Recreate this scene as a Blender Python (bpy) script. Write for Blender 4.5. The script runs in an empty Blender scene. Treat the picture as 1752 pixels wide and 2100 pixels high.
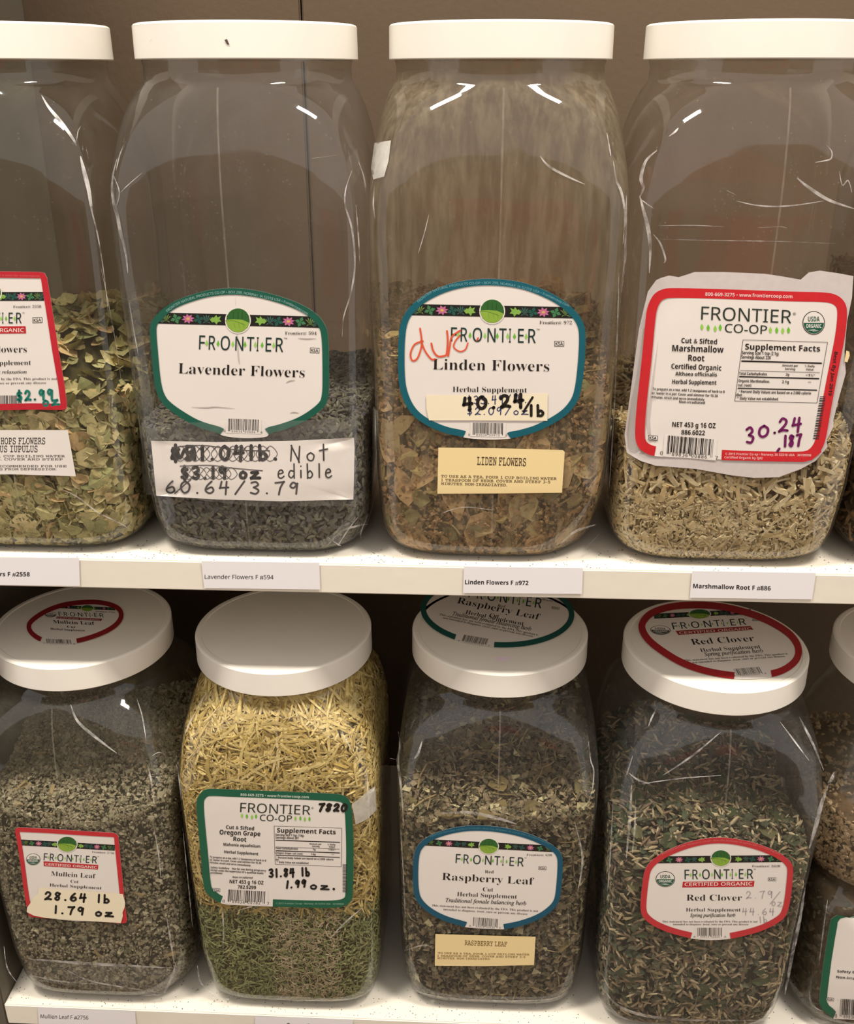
import bpy, math, random
import numpy as np
R0 = random.Random(7)
rng = np.random.default_rng(7)

# ------------------------------------------------------------------ camera, world, lamps, exposure
IW, IH = 1752.0, 2100.0
FPX = 2080.0
PITCH = math.atan(900.0 / FPX)
YAW = math.radians(2.65)
CAM = np.array([0.0, -0.535, 1.5])
scn = bpy.context.scene
cd = bpy.data.cameras.new('camera')
cd.sensor_fit = 'HORIZONTAL'; cd.sensor_width = 36.0; cd.lens = 36.0 * FPX / IW
cd.clip_start = 0.02
cam = bpy.data.objects.new('camera', cd)
scn.collection.objects.link(cam)
cam.location = CAM
cam.rotation_euler = (math.pi / 2 - PITCH, 0, YAW)
scn.camera = cam
wd = bpy.data.worlds.new('room_air'); scn.world = wd; wd.use_nodes = True
wd.node_tree.nodes['Background'].inputs[0].default_value = (0.50, 0.470, 0.445, 1)
wd.node_tree.nodes['Background'].inputs[1].default_value = 1.6
def area(name, loc, rot, sx, sy, power, col):
    l = bpy.data.lights.new(name, 'AREA'); l.shape = 'RECTANGLE'; l.size = sx; l.size_y = sy
    l.energy = power; l.color = col
    o = bpy.data.objects.new(name, l); scn.collection.objects.link(o)
    o.location = loc; o.rotation_euler = rot
    return o
area('ceiling_lamp', (-0.52, -0.36, 2.68), (math.radians(-6), 0, 0), 0.32, 0.17, 21, (1.0, 0.93, 0.84))
area('ceiling_lamp', (0.50, -0.36, 2.68), (math.radians(-6), 0, 0), 0.32, 0.17, 21, (1.0, 0.93, 0.84))
scn.view_settings.view_transform = 'Standard'
scn.view_settings.look = 'None'
scn.view_settings.exposure = 0.27
scn.view_settings.gamma = 1.0
scn.view_settings.use_curve_mapping = False
scn.cycles.transparent_max_bounces = 32
scn.cycles.max_bounces = 8
scn.cycles.caustics_reflective = False
scn.cycles.caustics_refractive = False

# ------------------------------------------------------------------ helpers
def lin(c):
    return tuple(((v / 255.0) / 12.92 if v / 255.0 <= 0.04045 else ((v / 255.0 + 0.055) / 1.055) ** 2.4) for v in c)
def link(name, me, parent=None):
    o = bpy.data.objects.new(name, me); scn.collection.objects.link(o)
    if parent is not None: o.parent = parent
    return o
def mesh(name, v, f, mat, smooth=False):
    """v: (N,3) array, f: list of equal-length face arrays (or one array)"""
    me = bpy.data.meshes.new(name)
    v = np.asarray(v, dtype=np.float32).reshape(-1, 3)
    fl = f if isinstance(f, list) else [f]
    fl = [np.asarray(a, dtype=np.int32) for a in fl if len(a)]
    loops = np.concatenate([a.ravel() for a in fl])
    tot = np.concatenate([np.full(len(a), a.shape[1], dtype=np.int32) for a in fl])
    st = np.concatenate([[0], np.cumsum(tot)[:-1]]).astype(np.int32)
    me.vertices.add(len(v)); me.vertices.foreach_set('co', v.ravel())
    me.loops.add(len(loops)); me.loops.foreach_set('vertex_index', loops)
    me.polygons.add(len(tot)); me.polygons.foreach_set('loop_start', st)
    try: me.polygons.foreach_set('loop_total', tot)
    except Exception: pass
    me.polygons.foreach_set('use_smooth', np.full(len(tot), smooth, dtype=bool))
    me.update(calc_edges=True); me.validate()
    if mat: me.materials.append(mat)
    return me
def tag(o, label=None, cat=None, group=None, kind=None):
    if label: o['label'] = label
    if cat: o['category'] = cat
    if group: o['group'] = group
    if kind: o['kind'] = kind
    return o
def empty(name, loc, rz=0):
    o = bpy.data.objects.new(name, None); scn.collection.objects.link(o)
    o.location = loc; o.rotation_euler = (0, 0, rz); o.empty_display_size = 0.02
    return o
def box(x0, x1, y0, y1, z0, z1, bev=0.0):
    """bevelled box (chamfer on every edge)"""
    import bmesh
    bm = bmesh.new(); bmesh.ops.create_cube(bm, size=1)
    for v in bm.verts:
        v.co = ((x0 + x1) / 2 + v.co.x * (x1 - x0), (y0 + y1) / 2 + v.co.y * (y1 - y0), (z0 + z1) / 2 + v.co.z * (z1 - z0))
    if bev: bmesh.ops.bevel(bm, geom=bm.edges[:], offset=bev, segments=2, affect='EDGES')
    me = bpy.data.meshes.new('box'); bm.to_mesh(me); bm.free()
    return me

# ------------------------------------------------------------------ materials
def nodes(m):
    m.use_nodes = True; nt = m.node_tree; nt.nodes.clear()
    return nt, nt.nodes, nt.links
def principled(name, col, rough=0.6, noise=0.0, nscale=20, bump=0.0, bscale=60, spec=0.5, col2=None):
    m = bpy.data.materials.new(name); nt, N, L = nodes(m)
    out = N.new('ShaderNodeOutputMaterial'); b = N.new('ShaderNodeBsdfPrincipled')
    L.new(b.outputs[0], out.inputs[0])
    b.inputs['Roughness'].default_value = rough
    b.inputs['Specular IOR Level'].default_value = spec
    c = lin(col)
    if noise > 0 or col2:
        tc = N.new('ShaderNodeTexCoord'); nz = N.new('ShaderNodeTexNoise'); nz.inputs['Scale'].default_value = nscale
        nz.inputs['Detail'].default_value = 6
        L.new(tc.outputs['Object'], nz.inputs['Vector'])
        cr = N.new('ShaderNodeValToRGB'); cr.color_ramp.elements[0].position = 0.35; cr.color_ramp.elements[1].position = 0.65
        c2 = lin(col2) if col2 else tuple(v * (1 - noise) for v in c)
        cr.color_ramp.elements[0].color = (*c2, 1); cr.color_ramp.elements[1].color = (*c, 1)
        L.new(nz.outputs['Fac'], cr.inputs[0]); L.new(cr.outputs[0], b.inputs['Base Color'])
    else:
        b.inputs['Base Color'].default_value = (*c, 1)
    if bump > 0:
        tc = N.new('ShaderNodeTexCoord'); nz = N.new('ShaderNodeTexNoise'); nz.inputs['Scale'].default_value = bscale
        L.new(tc.outputs['Object'], nz.inputs['Vector'])
        bp = N.new('ShaderNodeBump'); bp.inputs['Strength'].default_value = bump; bp.inputs['Distance'].default_value = 0.001
        L.new(nz.outputs['Fac'], bp.inputs['Height']); L.new(bp.outputs[0], b.inputs['Normal'])
    return m
_ink = {}
def ink(col, rough=0.45):
    k = (tuple(col), rough)
    if k not in _ink: _ink[k] = principled('ink_%d_%d_%d' % tuple(col), col, rough, noise=0.06, nscale=300)
    return _ink[k]

def jar_plastic(name, haze=0.03, haze_hi=0.10, hcol=(200, 190, 165), streak=(30, 30, 6), tint=0.93, seed=0.0, rough=0.045):
    """thin clear plastic wall: transparent + Schlick reflection + a film of dust"""
    m = bpy.data.materials.new(name); nt, N, L = nodes(m)
    out = N.new('ShaderNodeOutputMaterial')
    geo = N.new('ShaderNodeNewGeometry'); tc = N.new('ShaderNodeTexCoord')
    nz = N.new('ShaderNodeTexNoise'); nz.inputs['Scale'].default_value = 17; nz.inputs['Detail'].default_value = 1.5
    mp = N.new('ShaderNodeMapping'); mp.inputs['Location'].default_value = (seed, seed * .7, seed * 1.3)
    L.new(tc.outputs['Object'], mp.inputs['Vector']); L.new(mp.outputs[0], nz.inputs['Vector'])
    bp = N.new('ShaderNodeBump'); bp.inputs['Strength'].default_value = 0.35; bp.inputs['Distance'].default_value = 0.004
    L.new(nz.outputs['Fac'], bp.inputs['Height'])
    dot = N.new('ShaderNodeVectorMath'); dot.operation = 'DOT_PRODUCT'
    L.new(geo.outputs['Incoming'], dot.inputs[0]); L.new(bp.outputs[0], dot.inputs[1])
    def M(op, a, b=None, clamp=False):
        n = N.new('ShaderNodeMath'); n.operation = op; n.use_clamp = clamp
        for i, v in enumerate((a, b)):
            if v is None: continue
            if isinstance(v, (int, float)): n.inputs[i].default_value = v
            else: L.new(v, n.inputs[i])
        return n.outputs[0]
    c = M('ABSOLUTE', dot.outputs['Value'])
    f5 = M('POWER', M('SUBTRACT', 1.0, c, True), 5.0)
    F = M('ADD', M('MULTIPLY', f5, 0.9), 0.065, True)
    tr = N.new('ShaderNodeBsdfTransparent'); tr.inputs[0].default_value = (tint, tint * .995, tint * .975, 1)
    gl = N.new('ShaderNodeBsdfGlossy'); gl.inputs['Roughness'].default_value = rough
    L.new(bp.outputs[0], gl.inputs['Normal'])
    mx = N.new('ShaderNodeMixShader'); L.new(F, mx.inputs[0]); L.new(tr.outputs[0], mx.inputs[1]); L.new(gl.outputs[0], mx.inputs[2])
    # dust film
    mp2 = N.new('ShaderNodeMapping'); mp2.inputs['Scale'].default_value = streak; mp2.inputs['Location'].default_value = (seed, seed, seed)
    L.new(tc.outputs['Object'], mp2.inputs['Vector'])
    n2 = N.new('ShaderNodeTexNoise'); n2.inputs['Scale'].default_value = 1.0; n2.inputs['Detail'].default_value = 9; n2.inputs['Roughness'].default_value = 0.72
    L.new(mp2.outputs[0], n2.inputs['Vector'])
    mr = N.new('ShaderNodeMapRange'); mr.inputs['From Min'].default_value = 0.42; mr.inputs['From Max'].default_value = 0.72
    mr.inputs['To Min'].default_value = haze; mr.inputs['To Max'].default_value = haze_hi
    L.new(n2.outputs['Fac'], mr.inputs['Value'])
    # scratches and specks
    vo = N.new('ShaderNodeTexVoronoi'); vo.inputs['Scale'].default_value = 420
    L.new(tc.outputs['Object'], vo.inputs['Vector'])
    sp = M('MULTIPLY', M('LESS_THAN', vo.outputs['Distance'], 0.16), 0.16)
    n3 = N.new('ShaderNodeTexNoise'); n3.inputs['Scale'].default_value = 60; L.new(tc.outputs['Object'], n3.inputs['Vector'])
    sp = M('MULTIPLY', sp, M('GREATER_THAN', n3.outputs['Fac'], 0.55))
    fac = M('ADD', mr.outputs[0], sp, True)
    df = N.new('ShaderNodeBsdfDiffuse'); df.inputs[0].default_value = (*lin(hcol), 1)
    tl = N.new('ShaderNodeBsdfTranslucent'); tl.inputs[0].default_value = (*lin(hcol), 1)
    ds = N.new('ShaderNodeMixShader'); ds.inputs[0].default_value = 0.35; L.new(df.outputs[0], ds.inputs[1]); L.new(tl.outputs[0], ds.inputs[2])
    mx2 = N.new('ShaderNodeMixShader'); L.new(fac, mx2.inputs[0]); L.new(mx.outputs[0], mx2.inputs[1]); L.new(ds.outputs[0], mx2.inputs[2])
    L.new(mx2.outputs[0], out.inputs[0])
    return m
def film(name, col, alpha, rough=0.15, noise=0.5):
    m = bpy.data.materials.new(name); nt, N, L = nodes(m)
    out = N.new('ShaderNodeOutputMaterial'); tr = N.new('ShaderNodeBsdfTransparent')
    df = N.new('ShaderNodeBsdfPrincipled'); df.inputs['Base Color'].default_value = (*lin(col), 1); df.inputs['Roughness'].default_value = rough
    tc = N.new('ShaderNodeTexCoord'); nz = N.new('ShaderNodeTexNoise'); nz.inputs['Scale'].default_value = 140; nz.inputs['Detail'].default_value = 5
    L.new(tc.outputs['Object'], nz.inputs['Vector'])
    mr = N.new('ShaderNodeMapRange'); mr.inputs['From Min'].default_value = .35; mr.inputs['From Max'].default_value = .65
    mr.inputs['To Min'].default_value = alpha * (1 - noise); mr.inputs['To Max'].default_value = alpha
    L.new(nz.outputs['Fac'], mr.inputs['Value'])
    mx = N.new('ShaderNodeMixShader'); L.new(mr.outputs[0], mx.inputs[0]); L.new(tr.outputs[0], mx.inputs[1]); L.new(df.outputs[0], mx.inputs[2])
    L.new(mx.outputs[0], out.inputs[0])
    return m
def herb(name, cols, rough=0.85, spec=0.2):
    """every loose piece takes its own colour"""
    m = bpy.data.materials.new(name); nt, N, L = nodes(m)
    out = N.new('ShaderNodeOutputMaterial'); b = N.new('ShaderNodeBsdfPrincipled'); L.new(b.outputs[0], out.inputs[0])
    b.inputs['Roughness'].default_value = rough; b.inputs['Specular IOR Level'].default_value = spec
    g = N.new('ShaderNodeNewGeometry'); cr = N.new('ShaderNodeValToRGB')
    el = cr.color_ramp.elements
    while len(el) < len(cols): el.new(0.5)
    for i, c in enumerate(cols):
        el[i].position = i / (len(cols) - 1); el[i].color = (*lin(c), 1)
    L.new(g.outputs['Random Per Island'], cr.inputs[0])
    tc = N.new('ShaderNodeTexCoord'); nz = N.new('ShaderNodeTexNoise'); nz.inputs['Scale'].default_value = 400
    L.new(tc.outputs['Object'], nz.inputs['Vector'])
    mr = N.new('ShaderNodeMapRange'); mr.inputs['To Min'].default_value = 0.65; mr.inputs['To Max'].default_value = 1.3
    L.new(nz.outputs['Fac'], mr.inputs['Value'])
    mx = N.new('ShaderNodeVectorMath'); mx.operation = 'SCALE'; L.new(cr.outputs[0], mx.inputs[0]); L.new(mr.outputs[0], mx.inputs['Scale'])
    L.new(mx.outputs[0], b.inputs['Base Color'])
    return m

M_LID = principled('white_lid_plastic', (240, 234, 222), 0.26, noise=0.03, nscale=30)
M_LIDTOP = M_LID
M_SHELF = principled('white_painted_shelf', (236, 228, 212), 0.45, bump=0.15, bscale=90, noise=0.05, nscale=12)
M_WALL = principled('brown_painted_panel', (92, 74, 54), 0.75, bump=0.2, bscale=200, noise=0.08, nscale=5)
M_SIDE = principled('grey_brown_side_panel', (92, 84, 70), 0.7, noise=0.06, nscale=5)
M_FLOOR = principled('tan_floor', (150, 132, 108), 0.6, noise=0.15, nscale=3)
M_PAPER = principled('white_label_paper', (232, 224, 216), 0.38, noise=0.03, nscale=25)
M_TICKET = principled('white_ticket_paper', (236, 232, 233), 0.5)
M_CREAM = principled('cream_sticker_paper', (238, 214, 158), 0.55)
M_MASK = principled('cream_masking_tape', (238, 226, 196), 0.6)
M_CREASE = film('stress_whitened_plastic', (235, 230, 225), 0.55, 0.3, noise=0.85)
M_SEAM = film('moulded_seam', (200, 190, 175), 0.16, 0.2)
M_TAPE = film('clear_tape', (225, 220, 212), 0.09, 0.12)
M_TAPEW = film('cloudy_tape', (225, 222, 212), 0.62, 0.25, noise=0.25)

# ------------------------------------------------------------------ the setting
def part(name, me, mat, parent=None):
    me.name = name; me.materials.clear(); me.materials.append(mat)
    return link(name, me, parent)
wb = tag(part('wall_back', box(-1.6, 1.6, 0.312, 0.36, 0, 2.75), M_WALL), kind='structure')
wb['label'] = 'brown painted wall behind the shelves'
xs = (-1.6, -0.1325, 0.62, 1.6)
for a, b in zip(xs[:-1], xs[1:]):
    part('panel', box(a + .0006, b - .0006, 0.300, 0.312, 0, 2.75, 0.0012), M_WALL, wb)
fl = tag(part('floor', box(-1.6, 1.6, -3.0, 0.36, -0.05, 0), M_FLOOR), kind='structure')
fl['label'] = 'tan floor of the aisle'

wf = tag(part('added_partition', box(-2.2, 2.2, -2.20, -2.12, 0, 1.95), principled('added_partition_brown', (146, 126, 108), .8, noise=.3, nscale=4)), kind='structure')  # unseen partition, added to shape the jar reflections and bounce light
wf['label'] = 'unseen brown partition added across the aisle for jar reflections'
for x0, x1, z0, z1, cc in ((-.95, -.55, .95, 1.35, (70, 78, 62)), (-.1, .35, .98, 1.32, (168, 44, 36)), (.55, .8, .8, 1.2, (188, 70, 52)), (-.5, -.25, .55, .8, (170, 150, 120)), (.9, 1.3, 1.0, 1.4, (60, 66, 56))):
    part('panel', box(x0, x1, -2.12, -2.105, z0, z1, .002), principled('added_panel_paint', cc, .7, noise=.1, nscale=6), wf)  # coloured boards, added out of view to vary the jar reflections
Z1, Z2, TH = 1.2335, 0.860, 0.0195
def shelf_board(z, label):
    return tag(part('shelf_board', box(-0.342, 1.15, 0.0, 0.2995, z - TH, z, 0.0008), M_SHELF), label, 'shelf', 'white shelf boards')
sb1 = shelf_board(Z1, 'upper white shelf board with four paper tickets on its edge')
sb2 = shelf_board(Z2, 'lower white shelf board along the bottom of the photo')
tag(part('side_panel', box(-0.361, -0.3422, 0.0, 0.2995, 0.0, 1.88, 0.001), M_SIDE), 'grey brown upright side panel at the far left of the shelves', 'panel')
# dust swept into the front of the boards
def crumbs_on(z, n, x0, x1, y0, y1):
    V = []; F = []
    P = np.stack([rng.uniform(x0, x1, n), y0 + (y1 - y0) * rng.random(n) ** 1.3, np.full(n, z)], 1)
    s = rng.uniform(.0002, .0007, n)
    base = np.array([[1, 0, 0], [-.4, .9, 0], [-.5, -.8, 0], [0, 0, .5]])
    a = rng.uniform(0, 6.28, n); c, d = np.cos(a), np.sin(a)
    B = np.empty((n, 4, 3))
    B[:, :, 0] = base[:, 0] * c[:, None] - base[:, 1] * d[:, None]; B[:, :, 1] = base[:, 0] * d[:, None] + base[:, 1] * c[:, None]; B[:, :, 2] = base[:, 2]
    V = (B * s[:, None, None] + P[:, None, :]).reshape(-1, 3)
    f = np.array([[0, 1, 3], [1, 2, 3], [2, 0, 3]])
    F = (f[None] + (np.arange(n) * 4)[:, None, None]).reshape(-1, 3)
    return V, F
mdust = herb('herb_dust', [(90, 80, 60), (130, 118, 92), (70, 66, 50), (150, 140, 110)])
for z, sh, nm in ((Z1, 'upper', 0), (Z2, 'lower', 1)):
    V, F = crumbs_on(z + .0001, 700, -0.34, 0.42, 0.002, 0.03)
    tag(link('herb_dust', mesh('herb_dust', V, F, mdust)), 'fine brown herb dust scattered along the front of the %s shelf' % sh, 'dust', kind='stuff')

# ------------------------------------------------------------------ measuring: a picture point -> the real surface it lies on
cp, sp_, cy_, sy_ = math.cos(PITCH), math.sin(PITCH), math.cos(YAW), math.sin(YAW)
def rays(px):
    px = np.asarray(px, dtype=float).reshape(-1, 2)
    r = (px[:, 0] - IW / 2) / FPX; u = -(px[:, 1] - IH / 2) / FPX; fw = np.ones(len(px))
    fy = fw * cp + u * sp_; uz = -fw * sp_ + u * cp
    return np.stack([r * cy_ - fy * sy_, r * sy_ + fy * cy_, uz], 1)

PROF = np.array([(0, .0500, 4.2), (.0006, .0535, 4.2), (.0025, .0572, 4.4), (.006, .0612, 4.8), (.011, .0640, 5.2), (.020, .0660, 5.6), (.05, .0676, 7.0),
                 (.12, .0682, 8.0), (.185, .0685, 9.0), (.203, .0686, 8.6), (.212, .0683, 7.2), (.224, .0672, 5.6), (.239, .0650, 4.2), (.250, .0625, 3.1),
                 (.2575, .0600, 2.35), (.2610, .0578, 2.05), (.2635, .0566, 2.0), (.2700, .0564, 2.0), (.2725, .0571, 2.0), (.2740, .0571, 2.0), (.2800, .0560, 2.0)])
PROF_LOW = PROF.copy()
PROF_LOW[9:13, 2] = (8.6, 7.2, 6.2, 5.0)
PROF_PINCH = np.array([(0, .0500, 3.4), (.0025, .0572, 3.4), (.006, .0612, 3.6), (.011, .0638, 3.8), (.020, .0655, 4), (.05, .0665, 4), (.112, .0665, 4), (.118, .0640, 3.6),
                       (.124, .0610, 3.2), (.128, .0612, 3), (.132, .0655, 3), (.142, .0695, 3), (.16, .0715, 3), (.205, .0700, 3), (.225, .0655, 2.8), (.246, .0590, 2.4),
                       (.2570, .0583, 2.1), (.2610, .0570, 2.02), (.2635, .0564, 2.0), (.285, .0564, 2.0)])
LIDH, LIDR = .0175, .0602

class Jar:
    def __init__(s, name, label, x, y, z, prof, H, mat, rz=0.0, dent=None, group=None, tilt=0):
        s.prof = prof; s.H = H; s.x, s.y, s.z, s.rz = x, y, z, rz; s.dent = dent
        s.root = tag(empty(name, (x, y, z), rz), label, 'jar', group)
        s.mat = mat
        s.build(mat)
    def a(s, h): return np.interp(h, s.prof[:, 0], s.prof[:, 1])
    def n(s, h): return np.interp(h, s.prof[:, 0], s.prof[:, 2])
    def ring(s, h, th, inset=0.0):
        a = s.a(h) - inset; n = s.n(h)
        c, d = np.cos(th), np.sin(th)
        r = a / (np.abs(c) ** n + np.abs(d) ** n) ** (1 / n)
        x, y = r * c, r * d
        return s.dented(x, y, h)
    def dented(s, x, y, h):
        if s.dent:
            for (tx, ty, hh, rad, dep) in s.dent:
                w = np.exp(-(((x - tx) ** 2 + (y - ty) ** 2 + (h - hh) ** 2) / rad ** 2))
                L = np.hypot(x, y) + 1e-9
                k = 1 - dep * w / L
                x, y = x * k, y * k
        return x, y
    def build(s, mat):
        P = s.prof
        hs = [P[0, 0]]
        for a, b in zip(P[:-1, 0], P[1:, 0]):
            k = max(1, int((b - a) / .004)); hs += list(np.linspace(a, b, k + 1)[1:])
        hs = [h for h in hs if h <= s.H - .003]
        m = 128; th = np.linspace(0, 2 * np.pi, m, endpoint=False)
        V = []
        for q in (0.15, .6, .85):      # slightly raised base
            x, y = s.ring(0.0, th); V.append(np.stack([x * q, y * q, np.full(m, .0030 * (1 - (q / .95) ** 4))], 1))
        for h in hs:
            x, y = s.ring(h, th); V.append(np.stack([x, y, np.full(m, h)], 1))
        # thread bead below the lid
        k = len(V); V = np.concatenate(V)
        F = [np.stack([np.array([r * m + j, r * m + (j + 1) % m, (r + 1) * m + (j + 1) % m, (r + 1) * m + j]) for j in range(m)]) for r in range(k - 1)]
        F = np.concatenate(F)
        V = np.vstack([V, [0, 0, .003]]); c = len(V) - 1
        F3 = np.array([[c, (j + 1) % m, j] for j in range(m)])
        s.body = link('jar_body', mesh('jar_body', V, [F, F3], mat, True), s.root)
    def lid(s, mat=None):
        z0, z1 = s.H - LIDH, s.H
        pr = [(.0572, z0 + .0015), (.0574, z0), (LIDR - .0004, z0), (LIDR, z0 + .0005), (LIDR - .0002, z1 - .0011), (LIDR - .0009, z1 - .0003), (LIDR - .0018, z1), (LIDR - .0042, z1), (LIDR - .0048, z1 - .0004), (.03, z1 - .0004), (.0005, z1 - .0004)]
        m = 144; th = np.linspace(0, 2 * np.pi, m, endpoint=False); V = []; F = []; k = 0
        for (ra, za), (rb, zb) in zip(pr[:-1], pr[1:]):
            for r, z in ((ra, za), (rb, zb)): V.append(np.stack([r * np.cos(th), r * np.sin(th), np.full(m, z)], 1))
            F.append(np.array([[k + q, k + (q + 1) % m, k + m + (q + 1) % m, k + m + q] for q in range(m)])); k += 2 * m
        V.append(np.stack([.0572 * np.cos(th), .0572 * np.sin(th), np.full(m, z0 + .0015)], 1)); V = np.vstack(V + [[[0, 0, z0 + .0015]]])
        F3 = np.array([[k + (q + 1) % m, k + q, k + m] for q in range(m)])
        me = mesh('lid', V, [np.concatenate(F), F3], M_LID, True)
        s.lid_ob = link('lid', me, s.root)
        return s.lid_ob
    # picture -> jar-local
    def local(s, px):
        d = rays(px); c = CAM - np.array([s.x, s.y, s.z])
        k, q = math.cos(-s.rz), math.sin(-s.rz)
        Rm = np.array([[k, -q, 0], [q, k, 0], [0, 0, 1]])
        return Rm @ c, d @ Rm.T
    def front(s, px, off):
        c, d = s.local(px)
        y = np.full(len(d), -.067)
        for _ in range(6):
            t = (y - c[1]) / d[:, 1]
            x = c[0] + d[:, 0] * t; h = c[2] + d[:, 2] * t
            a = s.a(h); n = s.n(h)
            y = -a * (1 - np.clip(np.abs(x) / a, 0, .985) ** n) ** (1 / n)
        return np.stack([x, y - off, h], 1)
    def top(s, px, off):
        c, d = s.local(px); z = s.H - .0004 + off
        t = (z - c[2]) / d[:, 2]
        return c + d * t[:, None]
    def lidside(s, px, off):
        c, d = s.local(px); r = LIDR + off
        A = d[:, 0] ** 2 + d[:, 1] ** 2; B = 2 * (c[0] * d[:, 0] + c[1] * d[:, 1]); C = c[0] ** 2 + c[1] ** 2 - r * r
        t = (-B - np.sqrt(np.maximum(B * B - 4 * A * C, 0))) / (2 * A)
        return c + d * t[:, None]
    def hull(s, px, off):
        c, d = s.local(px)
        def G(t):
            x = c[0] + d[:, 0] * t; y = c[1] + d[:, 1] * t; h = c[2] + d[:, 2] * t
            a = s.a(h) + off; n = s.n(h)
            return (np.abs(x / a) ** n + np.abs(y / a) ** n) ** (1 / n) - 1
        ts = np.linspace(.3, 1.15, 220); lo = np.full(len(d), np.nan); best = np.full(len(d), 9.); bt = np.full(len(d), .5)
        for t in ts:
            g = G(t)
            hitn = (g < 0) & np.isnan(lo); lo[hitn] = t
            m = g < best; best[m] = g[m]; bt[m] = t
        miss = np.isnan(lo)
        hi = np.where(miss, bt, lo); l0 = hi - (ts[1] - ts[0]) * np.where(miss, 0, 1)
        for _ in range(14):
            mid = (l0 + hi) / 2; g = G(mid); ins = g < 0
            hi = np.where(ins, mid, hi); l0 = np.where(ins, l0, mid)
        q = c + d * hi[:, None]; q[:, 2] = np.maximum(q[:, 2], .0012); return q
class Edge:                       # the vertical front edge of a shelf board
    def front(s, px, off):
        d = rays(px); t = (-off - CAM[1]) / d[:, 1]
        return CAM + d * t[:, None]

# ------------------------------------------------------------------ flat print: lettering, borders, handwriting
def mch(s, kind):
    o = ''
    tb = {'serif': (0x1D400, 0x1D41A, 0x1D7CE), 'ital': (0x1D434, 0x1D44E, None), 'mono': (0x1D670, 0x1D68A, 0x1D7F6),
          'x': (0x1D5A0, 0x1D5BA, 0x1D7E2), 'bold': (0x1D5D4, 0x1D5EE, 0x1D7EC)}.get(kind)
    if not tb: return s
    for c in s:
        if 'A' <= c <= 'Z': c = chr(tb[0] + ord(c) - 65)
        elif kind == 'ital' and c == 'h': c = '\u210e'
        elif 'a' <= c <= 'z': c = chr(tb[1] + ord(c) - 97)
        elif '0' <= c <= '9' and tb[2]: c = chr(tb[2] + ord(c) - 48)
        o += c
    return o
_gc = {}; _cap = {}
_fc = bpy.data.curves.new('lettering', 'FONT'); _fc.resolution_u = 2
def glyphs(s, kind, bold=0.0):
    k = (s, kind, bold)
    if k in _gc: return _gc[k]
    c = _fc; c.body = mch(s, kind)
    c.offset = bold + (-0.011 if kind == 'serif' else 0)
    o = bpy.data.objects.new('lettering', c); me = o.to_mesh(); me.calc_loop_triangles()
    v = np.empty(len(me.vertices) * 3, np.float32); me.vertices.foreach_get('co', v)
    t = np.empty(len(me.loop_triangles) * 3, np.int32); me.loop_triangles.foreach_get('vertices', t)
    v = v.reshape(-1, 3)[:, :2].copy(); t = t.reshape(-1, 3).copy()
    o.to_mesh_clear(); bpy.data.objects.remove(o)
    if len(v): v[:, 0] -= v[:, 0].min()
    _gc[k] = (v, t); return _gc[k]
def cap(kind):
    if kind not in _cap: _cap[kind] = glyphs('H', kind)[0][:, 1].max()
    return _cap[kind]

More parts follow.
